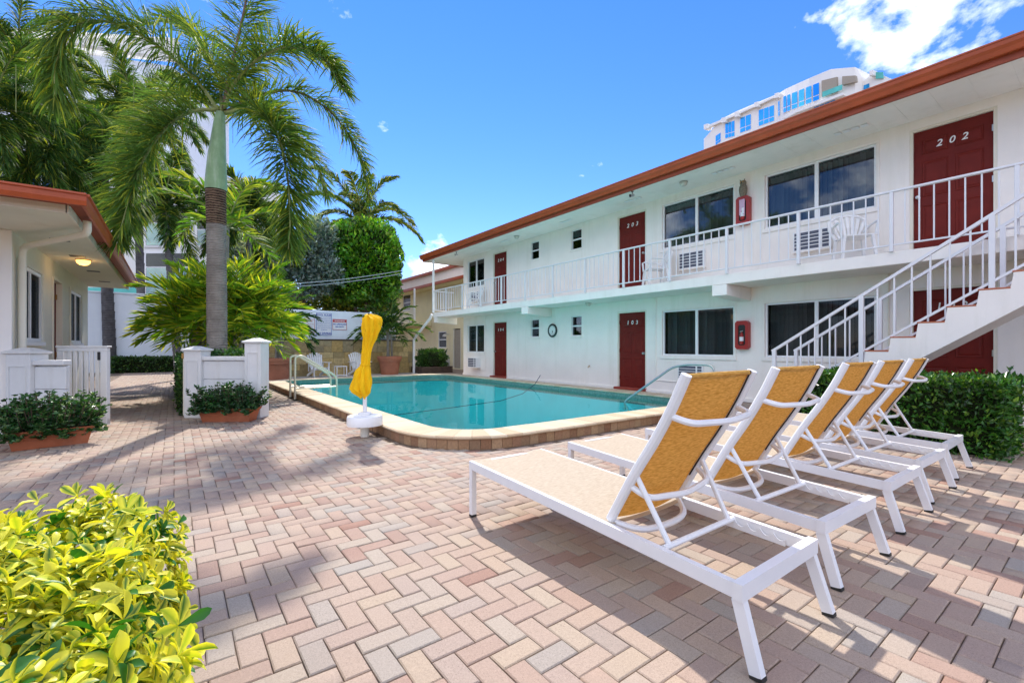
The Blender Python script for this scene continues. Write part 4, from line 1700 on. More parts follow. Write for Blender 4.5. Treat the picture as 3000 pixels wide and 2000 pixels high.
adirondack((4.62, 19.15, .004), R(8), 'white slatted garden chair on the left, beside the small side table')
adirondack((6.25, 19.15, .004), R(8), 'white slatted garden chair half hidden behind the yellow umbrella')
st = thing('side_table', 'small square white side table between the two garden chairs', 'table', (5.44, 19.0, .004))
MB().bbox(5.22, 5.64, 18.8, 19.2, .40, .43, .006).build('table_top', M['white_plastic'], st)
for sx in (5.24, 5.62):
    for sy in (18.82, 19.18):
        MB().bbox(sx - .016, sx + .016, sy - .016, sy + .016, .004, .40, .003).build('leg', M['white_plastic'], st)
MB().bbox(5.24, 5.62, 18.81, 18.83, .06, .09, .003).build('stretcher', M['white_plastic'], st)


# ------------------------------------------------------------------ low building on the left
LX = -1.76
cot = thing('cottage_building', 'low cream building on the left with orange gutter and deep eaves', 'building', (-3.5, 12, 0))
lh = [(9.27, 10.66, 1.28, 2.38), (11.50, 12.34, .25, 2.46), (13.24, 14.64, 1.29, 2.40)]
b = wall_holes(LX, 8.94, 15.7, 0, 2.78, lh, .14, lambda u, z, d: (LX - d, u, z))
b.add([(LX, 15.7, 0), (-6.5, 15.7, 0), (-6.5, 15.7, 2.78), (LX, 15.7, 2.78)], [(0, 1, 2, 3)])
b.add([(LX, 8.94, 0), (-6.5, 8.94, 0), (-6.5, 8.94, 2.78), (LX, 8.94, 2.78)], [(3, 2, 1, 0)])
b.add([(-6.5, 8.94, 0), (-6.5, 15.7, 0), (-6.5, 15.7, 2.78), (-6.5, 8.94, 2.78)], [(3, 2, 1, 0)])
b.build('wall', M['stucco_cream'], cot)
MB().add([(-2.6, 8.95, 0), (-2.6, 15.69, 0), (-2.6, 15.69, 2.77), (-2.6, 8.95, 2.77)], [(0, 1, 2, 3)]).build('room_shade_backing', M['room'], cot)
for y0, y1, z0, z1 in (lh[0], lh[2]):
    w = MB()
    for a0, a1, c0, c1 in ((y0 + .001, y0 + .05, z0 + .001, z1 - .001), (y1 - .05, y1 - .001, z0 + .001, z1 - .001), (y0 + .05, y1 - .05, z0 + .001, z0 + .05), (y0 + .05, y1 - .05, z1 - .05, z1 - .001)):
        w.box(LX - .055, LX + .004, a0, a1, c0, c1)
    wf = w.build('window', M['white'], cot)
    ym = y0 + (y1 - y0) * .5
    MB().box(LX - .053, LX + .002, ym - .03, ym + .03, z0 + .051, z1 - .051).build('mullion', M['white'], wf)
    for a0, a1 in ((y0 + .05, ym - .03), (ym + .03, y1 - .05)):
        MB().box(LX - .026, LX - .02, a0, a1, z0 + .05, z1 - .05).build('pane', M['glass_porch'], wf)
    MB().bbox(LX + .001, LX + .05, y0 - .04, y1 + .04, z0 - .07, z0 - .003, .006).build('window_sill', M['white'], wf)
    s = MB()
    s.bbox(LX + .001, LX + .022, y0 - .06, y0 - .003, z0, z1 + .003, .004)
    s.bbox(LX + .001, LX + .022, y1 + .003, y1 + .06, z0, z1 + .003, .004)
    s.bbox(LX + .001, LX + .022, y0 - .06, y1 + .06, z1 + .004, z1 + .06, .004)
    s.build('window_surround', M['stucco_cream'], wf)
d = MB().box(LX - .11, LX - .07, 11.545, 12.295, .25, 2.415).build('door', M['door'], cot)
c = MB()
c.box(LX - .10, LX + .02, 11.501, 11.545, .25, 2.459)
c.box(LX - .10, LX + .02, 12.296, 12.339, .25, 2.459)
c.box(LX - .098, LX + .018, 11.546, 12.295, 2.416, 2.458)
c.build('door_frame', M['stucco_cream'], d)
for hz in (1.0, 2.1):
    MB().box(LX - .07, LX - .05, 12.24, 12.29, hz, hz + .1).build('hinge', M['brass'], d)
# eaves
EX, EY, EZ = -.82, 7.06, 2.80
MB().box(-6.9, -1.012, 7.36, 16.05, 2.762, 2.84).build('soffit', M['stucco_cream'], cot)
f = MB()
f.box(-6.9, -1.0, 7.33, 7.358, 2.745, 2.86)
f.box(-1.010, -.985, 7.33, 16.06, 2.747, 2.858)
f.build('fascia', M['stucco_cream'], cot)
u = MB()
u.box(-6.9, EX - .03, EY + .03, EY + .32, 2.842, 2.87)
u.box(EX - .22, EX - .03, EY + .321, 16.1, 2.862, 2.885)
u.build('eave_board', M['red_fascia'], cot)
prof_g = [(0, 0), (.03, .0), (.05, .05), (.055, .105), (.075, .115), (.075, .135), (.05, .135), (0, .12)]
g = MB().prism([(EY + .03 - p[0], 2.80 + p[1]) for p in prof_g], 0, -6.9, EX + .02)
fix_normals(g.build('gutter', M['orange_gutter'], cot))
g = MB().prism([(EX - .03 + p[0], 2.80 + p[1]) for p in prof_g], 1, EY + .0, 16.1)
fix_normals(g.build('gutter', M['orange_gutter'], cot))
fix_normals(MB().add([(EX - .05, EY + .05, 2.93), (EX - .05, 16.08, 2.93), (-6.9, 16.08, 2.93), (-6.9, EY + .05, 2.93), (-4, 11.0, 3.9), (-4, 13.0, 3.9)],
                     [(0, 1, 5, 4), (1, 2, 5), (2, 3, 4, 5), (3, 0, 4)]).build('roof', M['roof'], cot))
MB().tube(arc_pts([(-.90, 7.98, 2.82), (-.90, 8.02, 2.66), (-1.69, 9.12, 2.58), (-1.69, 9.12, 0)], .12, 5), .042, 12).build('downpipe', M['stucco_cream'], cot, True)
for y in (9.29, 10.80, 12.73, 14.6):
    MB().box(-1.44, -1.24, y - .09, y + .09, 2.757, 2.7615).build('soffit_vent', M['black'], cot)
MB().bbox(-2.1, LX + .012, 8.90, 8.937, 0, 2.76, .006).build('corner_pier', M['stucco'], cot)
ceiling_lamp(-1.31, 11.17, 2.761, 'lit amber lamp under the eaves of the low cream building', True, .10)
pl = bpy.data.lights.new('lamp_glow', 'POINT')
pl.energy = .4
pl.color = (1, .6, .25)
pl.shadow_soft_size = .08
plo = bpy.data.objects.new('lamp_glow', pl)
COL.objects.link(plo)
plo.location = (-1.31, 11.17, 2.60)
# yellow awning corner on its white post at the frame edge
aw = thing('awning_post', 'white post carrying the corner of a yellow awning at the left edge', 'awning', (*at(2, 1200, 6.4).xy, 0))
c0 = at(2, 640, 6.4)
MB().bbox(c0.x - .10, c0.x + .02, c0.y - .06, c0.y + .06, 0, c0.z - .02, .006).build('post', M['white'], aw)
fix_normals(MB().add([(c0.x - .5, c0.y - .3, c0.z - .02), (c0.x + .10, c0.y - .06, c0.z - .01), (c0.x + .06, c0.y + .22, c0.z - .01), (c0.x - .5, c0.y + .4, c0.z - .02), (c0.x - .45, c0.y, c0.z + .17)],
                     [(0, 1, 4), (1, 2, 4), (2, 3, 4), (3, 0, 4), (3, 2, 1, 0)]).build('awning_cloth', M['yellow_cloth'], aw))


# ------------------------------------------------------------------ low white garden walls, gate, planters
def fp(px, zc):
    p = at(px, 1017, zc)
    return (p.x, p.y, 0)


def fence_post(parent, x0, x1, y0, y1, hgt, cap=.0):
    p = MB().bbox(x0, x1, y0, y1, 0, hgt - .09, .006).build('post', M['white_wood'], parent, local=True)
    e, t = .045, .012
    w = MB()
    zt, zb_ = hgt - .24, .42
    w.box(x0 + e, x0 + e + .012, y0 - t, y0 - .0005, zb_, zt)
    w.box(x1 - e - .012, x1 - e, y0 - t, y0 - .0005, zb_, zt)
    w.box(x0 + e + .012, x1 - e - .012, y0 - t, y0 - .0005, zt - .012, zt)
    w.box(x0 + e + .012, x1 - e - .012, y0 - t, y0 - .0005, zb_, zb_ + .012)
    w.build('moulding', M['white_wood'], p, local=True)
    c = MB()
    o = .03
    cx, cy = (x0 + x1) / 2, (y0 + y1) / 2
    lv = [(0, hgt - .09), (o, hgt - .075), (o, hgt - .055), (.018, hgt - .05), (-.10, hgt)]
    vs_ = []
    for d_, z in lv:
        vs_ += [(x0 - d_, y0 - d_, z), (x1 + d_, y0 - d_, z), (x1 + d_, y1 + d_, z), (x0 - d_, y1 + d_, z)]
    fs_ = [(4 * i + k, 4 * i + (k + 1) % 4, 4 * i + 4 + (k + 1) % 4, 4 * i + 4 + k) for i in range(len(lv) - 1) for k in range(4)]
    fs_.append((16, 17, 18, 19))
    c.add(vs_, fs_).build('cap', M['white_wood'], p, local=True)


gw = thing('garden_wall', 'low white boarded wall with two capped posts in front of the big palm', 'wall', fp(538, 7.64), -TH)
fence_post(gw, 0, .285, 0, .26, 1.21)
fence_post(gw, 1.025, 1.295, -.01, .26, 1.345)
for k in range(3):
    MB().bbox(.286, 1.024, .06, .10, .02 + k * .315, .02 + k * .315 + .309, .006).build('board', M['white_wood'], gw, local=True)
MB().bbox(.286, 1.024, .025, .15, .968, 1.035, .008).build('top_rail', M['white_wood'], gw, local=True)
MB().bbox(.286, 1.024, .101, .125, .02, .966, .004).build('backing', M['white_wood'], gw, local=True)
MB().bbox(-.05, -.004, .05, .10, .04, 1.10, .004).build('gate_stop', M['stucco_cream'], gw, local=True)
MB().bbox(-.055, -.01, .02, .05, 1.0, 1.09, .006).build('latch', M['brass'], gw, local=True)

lw = thing('garden_wall', 'low white boarded wall beside the cream building, behind the open gate', 'wall', fp(15, 6.02), -TH)
fence_post(lw, 0, .325, 0, .25, 1.185)
for k in range(3):
    MB().bbox(.326, .74, .06, .10, .02 + k * .305, .02 + k * .305 + .299, .006).build('board', M['white_wood'], lw, local=True)
MB().bbox(.326, .74, .025, .15, .95, 1.02, .008).build('top_rail', M['white_wood'], lw, local=True)
MB().bbox(.326, .74, .101, .125, .02, .948, .004).build('backing', M['white_wood'], lw, local=True)

gt = thing('garden_gate', 'white slatted garden gate standing open beside the cream building', 'gate', fp(172, 6.75), -TH)
MB().bbox(0, .74, -.03, .03, 1.13, 1.185, .006).build('top_rail', M['white_wood'], gt, local=True)
MB().bbox(-.012, .755, -.045, .045, 1.186, 1.212, .006).build('cap_rail', M['white_wood'], gt, local=True)
MB().bbox(.0, .74, -.028, .028, .06, .13, .005).build('bottom_rail', M['white_wood'], gt, local=True)
for x0, x1 in ((0, .105), (.64, .74)):
    MB().bbox(x0, x1, -.032, .032, .04, 1.129, .005).build('stile', M['white_wood'], gt, local=True)
for k in range(6):
    x0 = .140 + k * .082
    MB().bbox(x0, x0 + .05, -.012, .012, .131, 1.129, .003).build('slat', M['white_wood'], gt, local=True)
for z in (.35, 1.0):
    MB().bbox(.61, .65, -.045, -.033, z, z + .12, .003).build('hinge', M['black'], gt, local=True)


def trough(name, p0, p1, label, hgt=.215, dep=.24):
    p0, p1 = Vector((*p0, 0)), Vector((*p1, 0))
    ex = (p1 - p0)
    L = ex.length
    a = thing(name, label, 'planter', p0, math.atan2(ex.y, ex.x), 'terracotta trough planters')
    e = .05
    lv = [(0, 0), (-e * .75, hgt * .78), (-e * .75 - .012, hgt * .80), (-e - .015, hgt)]
    vs_ = []
    for d_, z in lv:
        vs_ += [(d_, d_, z), (L - d_, d_, z), (L - d_, dep - d_, z), (d_, dep - d_, z)]
    k4 = len(lv)
    vs_ += [(-e + .01, -e + .01, hgt), (L + e - .01, -e + .01, hgt), (L + e - .01, dep + e - .01, hgt), (-e + .01, dep + e - .01, hgt)]
    fs_ = [(4 * i + k, 4 * i + (k + 1) % 4, 4 * i + 4 + (k + 1) % 4, 4 * i + 4 + k) for i in range(k4) for k in range(4)] + [(3, 2, 1, 0)]
    MB().add(vs_, fs_).build('trough', M['terracotta'], a, local=True)
    for z in (.45, .6):
        d_ = -e * .75 * z / .78
        MB().box(d_ - .003, L - d_ + .003, d_ - .004, d_ + .004, hgt * z, hgt * z + .006).build('moulded_band', M['terracotta'], a, local=True)
    MB().box(-e + .012, L + e - .012, -e + .012, dep + e - .012, hgt - .05, hgt - .03).build('soil', M['soil'], a, local=True)
    return a, p0, ex.normalized(), L


TR1 = trough('planter_trough', (-1.49, 7.575), (-.865, 7.715), 'terracotta trough planter with a leafy shrub in front of the open gate')
TR2 = trough('planter_trough', (.36, 8.745), (.955, 8.345), 'terracotta trough planter with a leafy shrub against the palm wall')


# ------------------------------------------------------------------ stone wall, signs, pots
BY = 20.0
sw = thing('stone_wall', 'golden slate tiled wall behind the garden chairs', 'wall', (5.5, BY, 0))
MB().box(1.6, 9.04, BY + .022, BY + .20, 0, 1.50).build('core', M['grout'], sw)
tw, th_ = .455, .49
for row in range(3):
    x = 1.6 - (0 if row % 2 else tw / 2)
    k = 0
    while x < 9.04:
        wv_ = tw * rnd.choice((1, 1, 1, .7, 1.35))
        x0, x1 = max(x, 1.6), min(x + wv_, 9.04)
        if x1 - x0 > .06:
            z0, z1 = row * th_ + .004, row * th_ + th_ - .004
            pr = rnd.uniform(.0, .012)
            if rnd.random() < .3:
                zm = z0 + (z1 - z0) * .5
                MB().bbox(x0 + .003, x1 - .003, BY - pr, BY + .021, z0, zm - .003, .005).build('tile', M['stone'], sw)
                MB().bbox(x0 + .003, x1 - .003, BY - rnd.uniform(0, .012), BY + .021, zm + .003, z1, .005).build('tile', M['stone'], sw)
            else:
                MB().bbox(x0 + .003, x1 - .003, BY - pr, BY + .021, z0, z1, .005).build('tile', M['stone'], sw)
        x += wv_
MB().bbox(1.58, 9.06, BY - .03, BY + .21, 1.50, 1.532, .006).build('cap', M['timber'], sw)
bw = thing('boundary_wall', 'white boundary wall with pool signs above the slate tiles', 'wall', (5, 20.4, 0))
MB().bbox(1.2, 8.3, 20.25, 20.42, 0, 2.74, .01).build('wall_panel', M['stucco_blue'], bw)


def sign(x0, x1, z0, z1, label, lines, border, name='wall_sign', y=20.245):
    a = thing(name, label, 'sign', ((x0 + x1) / 2, y, z0))
    MB().box(x0, x1, y - .012, y, z0, z1).build('board', M['sign_white'], a)
    t = .016
    f = MB()
    for p in ((x0, x1, z0, z0 + t), (x0, x1, z1 - t, z1), (x0, x0 + t, z0 + t, z1 - t), (x1 - t, x1, z0 + t, z1 - t)):
        f.box(p[0], p[1], y - .0155, y - .0125, p[2], p[3])
    f.build('border', border, a)
    for s, size, xr, z, mat, bg, bold in lines:
        if bg:
            MB().box(x0 + t + .005, x1 - t - .005, y - .0155, y - .0125, z - size * .62, z + size * .62).build('band', bg, a)
        text_mesh(s, size, mat, 'lettering', a, face_matrix((x0 + (x1 - x0) * xr, y - .0165, z), (1, 0, 0)), .0008, bold=bold)


bx0, bx1, bz0, bz1 = 4.79, 5.41, 1.70, 2.64
rules = [('POOL RULES', .105, .5, 2.55, M['sign_blue'], None, .003), ('NO DIVING', .115, .5, 1.775, M['sign_blue'], None, .004)]
for k, s in enumerate(('NO FOOD OR DRINK AT POOL', 'NO GLASS OR ANIMALS IN POOL', 'OR 50 FT FROM UNOBSTRUCTED', 'POOL DECK. BATHING LOAD:', 'POOL HOURS: DAWN TO DUSK',
                       'SHOWER BEFORE ENTERING', 'DO NOT SWALLOW THE WATER', 'NO SMOKING')):
    rules.append((s, .041, .5, 2.455 - k * .076, M['sign_blue'], None, 0))
sign(bx0, bx1, bz0, bz1, 'tall blue and white pool rules sign on the white boundary wall', rules, M['sign_blue'])
sign(5.45, 6.05, 1.94, 2.40, 'red topped warning sign beside the pool rules sign',
     [('WARNING', .09, .5, 2.32, M['sign_white'], M['sign_red'], .002), ('NO LIFEGUARD', .082, .5, 2.18, M['sign_blue'], None, .003), ('ON DUTY', .082, .5, 2.07, M['sign_blue'], None, .003)], M['sign_red'])
sign(4.26, 4.74, 1.80, 2.36, 'red bordered notice left of the pool rules sign, partly behind palm leaves',
     [('NOTICE', .075, .5, 2.28, M['sign_red'], None, .002), ('SHALLOW WATER', .045, .5, 2.15, M['sign_red'], None, 0), ('NO RUNNING', .045, .5, 2.03, M['sign_red'], None, 0), ('ON POOL DECK', .045, .5, 1.92, M['sign_red'], None, 0)], M['sign_red'])


def big_pot(c, label, r_=.53, hgt=.80):
    a = thing('flower_pot', label, 'plant pot', (*c, .004), group='big terracotta pots')
    MB().lathe([(r_ * .70, .004), (r_ * .84, hgt * .72), (r_ * .94, hgt * .73), (r_ * .95, hgt * .84), (r_ * .98, hgt * .85), (r_, hgt * .97), (r_ * .98, hgt), (r_ * .88, hgt), (r_ * .86, hgt * .9)], c, 40, False).build('pot', M['terracotta_pot'], a, True)
    MB().lathe([(.01, hgt * .90), (r_ * .87, hgt * .90)], c, 32, False).build('soil', M['soil'], a)
    return a


POT0, POT1 = (3.05, 18.55), (7.6, 19.25)
big_pot(POT0, 'large terracotta pot left of the garden chairs')
big_pot(POT1, 'large terracotta pot right of the garden chairs')
pb = thing('timber_planter', 'low dark timber planter holding the rounded shrub at the pool end', 'planter', (9.75, 19.4, 0))
for k in range(3):
    MB().bbox(8.95, 10.55, 18.9, 18.97, .01 + k * .1, .10 + k * .1, .006).build('board', M['timber'], pb)
    MB().bbox(8.9, 8.97, 18.975, 19.9, .012 + k * .1, .098 + k * .1, .006).build('board', M['timber'], pb)
    MB().bbox(10.53, 10.60, 18.975, 19.9, .012 + k * .1, .098 + k * .1, .006).build('board', M['timber'], pb)
MB().box(8.98, 10.52, 18.98, 19.9, .02, .27).build('soil', M['soil'], pb)

# blue-white wall at the end of the left path
fw = thing('boundary_wall', 'tall pale blue white wall closing the path beside the cream building', 'wall', (-1, 28.6, 0))
MB().bbox(-7, 1.3, 28.5, 28.7, 0, 3.72, .02).build('wall_panel', M['stucco_blue'], fw)
MB().bbox(-7.05, 1.35, 28.46, 28.74, 3.723, 3.80, .01).build('coping', M['stucco_blue'], fw)

# ------------------------------------------------------------------ annex behind the motel
an = thing('annex_building', 'yellow two storey annex with red gutters beyond the motel', 'building', (13, 24, 0))
AX = 12.3
ah = [(21.15, 22.0, .05, 2.2), (22.75, 23.75, 1.15, 2.1), (27.6, 28.8, 3.6, 4.65)]
b = wall_holes(AX, 17.4, 33, 0, 4.75, ah, .15, lambda u, z, d: (AX + d, u, z))
b.add([(AX, 33, 0), (17, 33, 0), (17, 33, 4.75), (AX, 33, 4.75)], [(0, 1, 2, 3)])
b.add([(AX, 17.4, 0), (17, 17.4, 0), (17, 17.4, 4.75), (AX, 17.4, 4.75)], [(3, 2, 1, 0)])
b.build('wall', M['stucco_yellow'], an)
MB().box(AX + .16, AX + .2, 17.5, 32.9, 0, 4.7).build('room_shade_backing', M['room'], an)
d = MB().box(AX + .06, AX + .10, 21.2, 21.95, .05, 2.15).build('door', M['door_grey'], an)
d['label'] = 'taupe door'
c = MB()
c.box(AX + .0, AX + .12, 21.151, 21.199, .05, 2.199)
c.box(AX + .0, AX + .12, 21.951, 21.999, .05, 2.199)
c.build('door_frame', M['stucco_cream'], d)
for y0, y1, z0, z1 in ah[1:]:
    w = MB()
    w.box(AX + .02, AX + .08, y0 + .001, y0 + .05, z0 + .001, z1 - .001)
    w.box(AX + .02, AX + .08, y1 - .05, y1 - .001, z0 + .001, z1 - .001)
    w.box(AX + .022, AX + .078, y0 + .05, y1 - .05, z0 + .001, z0 + .05)
    w.box(AX + .022, AX + .078, y0 + .05, y1 - .05, z1 - .05, z1 - .001)
    w.box(AX + .024, AX + .076, y0 + .05, y1 - .05, (z0 + z1) / 2 - .025, (z0 + z1) / 2 + .025)
    wf = w.build('window', M['white'], an)
    MB().box(AX + .05, AX + .055, y0 + .05, y1 - .05, z0 + .05, z1 - .05).build('pane', M['glass'], wf)
for name, x0, x1, z0, z1, m_ in (('gutter', 11.45, 11.6, 4.62, 4.76, 'orange_gutter'), ('gutter', 11.82, 11.97, 5.42, 5.55, 'orange_gutter'), ('upper_band', 11.98, 12.2, 4.77, 5.42, 'stucco'), ('eave_soffit', 11.6, 12.29, 4.60, 4.66, 'stucco_yellow'),
                                 ('roof', 11.95, 17, 5.551, 5.62, 'roof')):
    MB().box(x0, x1, 17.4, 33, z0, z1).build(name, M[m_], an)
MB().bbox(11.2, 12.29, 24.6, 33, 2.45, 2.65, .01).build('balcony_slab', M['stucco_yellow'], an)
MB().bbox(11.22, 11.27, 24.6, 33, 3.52, 3.57, .004).build('balcony_rail', M['white_metal'], an)
for k in range(56):
    y = 24.65 + k * .15
    MB().box(11.235, 11.255, y, y + .02, 2.65, 3.52).build('baluster', M['white_metal'], an)
for y in (24.62, 28.9):
    MB().bbox(11.2, 11.29, y, y + .09, 2.651, 4.61, .005).build('post', M['white'], an)
ac2 = thing('air_conditioner', 'white air conditioner under the annex window by the taupe door', 'air conditioner', (12.2, 23.2, .6))
MB().bbox(12.05, 12.295, 22.9, 23.55, .55, .98, .01).build('case', M['white_plastic'], ac2)
for k in range(5):
    MB().box(12.035, 12.049, 22.94, 23.51, .60 + k * .075, .635 + k * .075).build('louvre', M['ac_dark'], ac2)
pw_ = thing('pipe_stand', 'grey service pipes standing against the yellow annex wall', 'pipes', (12.2, 22.3, 0))
for k in range(4):
    MB().tube([(12.2, 22.22 + k * .1, 0), (12.2, 22.22 + k * .1, .55 + .22 * (k % 2))], .02, 6).build('pipe', M['wire'], pw_)
MB().tube([(12.24, 22.6, .0), (12.24, 22.6, 1.05)], .018, 6).build('pipe', M['wire'], pw_)
ll = thing('wall_lamp', 'small lamp on a bracket on the yellow annex wall', 'lamp', (12.2, 22.4, 1.9))
MB().tube([(12.29, 22.4, 1.9), (12.05, 22.4, 1.95)], .02, 6).build('bracket', M['wire'], ll)
MB().lathe([(.03, 1.93), (.11, 1.86), (.12, 1.78), (.03, 1.76)], (12.0, 22.4), 12).build('shade', M['lamp_off'], ll, True)

# overhead cables
for k in range(2):
    p, q = at(700, 838 + 9 * k, 14.5), at(1175, 793 + 9 * k, 19)
    pts = [p.lerp(q, t / 10) - Vector((0, 0, .12 * math.sin(math.pi * t / 10))) for t in range(11)]
    tag(MB().tube(pts, .012, 5).build('overhead_cable', M['wire']), ('upper' if k == 0 else 'lower') + ' of two grey cables strung in front of the clipped tree', 'cable')

# ------------------------------------------------------------------ high white tower at the right
TA = Vector((*at(2060, 1017, 150).xy, 0))
TB = Vector((*at(2620, 1017, 103).xy, 0))
tdir = (TB - TA).normalized()
tn = Vector((tdir.y, -tdir.x, 0))
if tn.dot(-TA) < 0:
    tn = -tn


def tow(px, py, out=0.0):
    """point of the tower face (moved out metres towards us) seen at a pixel"""
    d = Vector(pix_dir(px, py))
    o = Vector((0, 0, CAM_H))
    t = (TA + tn * out - o).dot(tn) / d.dot(tn)
    return o + d * t


tr = thing('tower_block', 'tall white curved tower with blue windows behind the motel roof', 'building', (TA + TB) / 2)


def slab_px(name, pts, o0, o1, m_, parent=tr):
    """a solid piece of the tower: pixel outline on the face, between two depths"""
    a = [tow(*p, o1) for p in pts]
    c = [p - tn * (o1 - o0) for p in a]
    n = len(pts)
    b = MB().add(a + c, [tuple(range(n)), tuple(range(n, 2 * n))[::-1]] + [(i, (i + 1) % n, (i + 1) % n + n, i + n) for i in range(n)])
    return fix_normals(b.build(name, m_, parent))


def tower_zone(px, py):
    return tow(px, py)


def zt_(px, py):
    return tow(px, py).z


slab_px('wing', [(2062, 700), (2062, 408), (2112, 350), (2154, 328), (2215, 302), (2277, 276), (2277, 700)], -14, 0, M['tower'])
slab_px('wing', [(2530, 700), (2530, 240), (2560, 209), (2612, 232), (2700, 232), (2700, 700)], -14, 0, M['tower'])
# bowed centre bay
cen = [(2277, 278), (2300, 262), (2330, 248), (2370, 230), (2410, 213), (2435, 203), (2505, 197), (2524, 224), (2530, 240)]
bow = [0, 1.2, 2.2, 3.2, 3.6, 3.6, 2.6, 1.0, 0]
vs_, fs_ = [], []
for (x, y), o_ in zip(cen, bow):
    vs_ += [tow(x, 700, o_), tow(x, y, o_)]
for (x, y), o_ in zip(cen, bow):
    vs_ += [tow(x, 700, o_) - tn * 14, tow(x, y, o_) - tn * 14]
nn = len(cen)
for i in range(nn - 1):
    fs_ += [(2 * i, 2 * i + 2, 2 * i + 3, 2 * i + 1), (2 * i + 1, 2 * i + 3, 2 * (nn + i + 1) + 1, 2 * (nn + i) + 1)]
MB().add(vs_, fs_).build('centre_bay', M['tower'], tr)


def tow_win(quad, cols, o_=0.0, rail=.7, o2=None):
    """blue glazing with white mullions; quad: left-top, right-top, right-bottom, left-bottom in pixels"""
    o2 = o_ if o2 is None else o2
    (lx, lt), (rx, rt_), (_, rb), (_, lb) = quad
    P = lambda u, v, e=0: tow(lx + (rx - lx) * u, (lt + (rt_ - lt) * u) * (1 - v) + (lb + (rb - lb) * u) * v, o_ + (o2 - o_) * u + e)
    f = MB().add([P(0, 0, .05), P(1, 0, .05), P(1, 1, .05), P(0, 1, .05)], [(0, 1, 2, 3)]).build('window', M['white'], tr)
    for k in range(cols):
        for v0, v1 in ((0, rail), (rail, 1)):
            g = .05
            u0, u1 = (k + g) / cols, (k + 1 - g) / cols
            MB().add([P(u0, v0 + .025, .12), P(u1, v0 + .025, .12), P(u1, v1 - .025, .12), P(u0, v1 - .025, .12)], [(0, 1, 2, 3)]).build('pane', M['blue_back'], f)


def T(x, y):
    return (2000 + x / 3.618, 180 + y / 3.618)


tow_win([T(450, 655), T(550, 625), T(550, 795), T(450, 820)], 3)
tow_win([T(607, 598), T(724, 555), T(724, 720), T(607, 762)], 2)
tow_win([T(804, 515), T(970, 460), T(970, 632), T(804, 690)], 3)
tow_win([T(348, 790), T(402, 752), T(402, 850), T(348, 890)], 2)
tow_win([T(1012, 425), T(1028, 415), T(1028, 570), T(1012, 590)], 1, .6)
bays = [(1065, 1100), (1106, 1142), (1154, 1218), (1228, 1290), (1302, 1368), (1378, 1448)]
tl = lambda x: 372 - (x - 1065) * .40
bl = lambda x: 550 - (x - 1065) * .37 - 22 * math.sin(math.pi * (x - 1065) / 383) * 0
for x0, x1 in bays:
    fo = lambda x: np.interp(2000 + x / 3.618, [c_[0] for c_ in cen], bow)
    tow_win([T(x0, tl(x0)), T(x1, tl(x1)), T(x1, bl(x1)), T(x0, bl(x0))], 1, float(fo(x0)) + .3, .7, float(fo(x1)) + .3)
# open terrace at the top with teal balustrade
slab_px('terrace_recess', [T(1472, 205), T(1635, 165), T(1635, 320), T(1472, 375)], 3.4, 3.9, M['door_grey'])
slab_px('terrace_recess', [T(1690, 160), T(1830, 150), T(1840, 215), T(1690, 250)], 3.0, 3.8, M['door_grey'])
slab_px('balustrade', [T(1480, 325), T(1690, 245), T(1690, 300), T(1480, 380)], 4.4, 4.5, M['teal_back'])
tow_win([T(1780, 305), T(1982, 230), T(1982, 300), T(1780, 370)], 3)
slab_px('roof_glazing', [T(2045, 115), T(2125, 115), T(2125, 180), T(2045, 185)], .2, .4, M['teal_back'])
tow_win([T(1390, 480), T(1620, 405), T(1620, 440), T(1390, 520)], 4, 3.7)
# cornice blocks and soffit band
for (x, y) in ((245, 690), (430, 620), (570, 560), (780, 455), (995, 360), (1740, 215), (2000, 120)):
    slab_px('cornice_block', [T(x - 22, y - 18), T(x + 18, y - 30), T(x + 18, y + 22), T(x - 22, y + 32)], -.5, 1.6, M['tower'])
slab_px('cornice', [T(240, 690), T(420, 612), T(570, 548), T(780, 452), T(1000, 352), T(1000, 372), T(780, 475), T(570, 570), T(420, 636), T(240, 716)], -.5, .9, M['tower'])
slab_px('bay_band', [T(1050, 600), T(1100, 560), T(1200, 510), T(1460, 420), T(1700, 330), T(1700, 355), T(1460, 450), T(1200, 545), T(1100, 600)], 3.0, 4.6, M['tower'])

# ------------------------------------------------------------------ pale block with teal glass behind the palms
tb = thing('apartment_block', 'white apartment block with teal glass behind the palms on the left', 'building', (*at(400, 1017, 34).xy, 0))


def blk(px, py, dep):
    return at(px, py, dep)


def block_px(name, x0, x1, ytop, dep, thick, m_, ybot=1050, ytop2=None, dep2=None):
    dep2 = dep if dep2 is None else dep2
    ytop2 = ytop if ytop2 is None else ytop2
    a = [at(x0, ybot, dep), at(x1, ybot, dep2), at(x1, ytop2, dep2), at(x0, ytop, dep)]
    for p in (a[0], a[1]):
        p.z = max(p.z, 0) if ybot > 1000 else p.z
    c = [p + cf * thick for p in a]
    return fix_normals(MB().add(a + c, [(0, 1, 2, 3), (7, 6, 5, 4), (0, 4, 5, 1), (1, 5, 6, 2), (2, 6, 7, 3), (3, 7, 4, 0)]).build(name, m_, tb))


block_px('tower_wall', -150, 505, 95, 38, 8, M['stucco_blue'], 1080, 195, 40)
block_px('cornice', -150, 512, 70, 37.4, .6, M['tower'], 112, 172, 39.4)
block_px('lower_wall', 200, 745, 520, 34, 4, M['tower'], 1080)


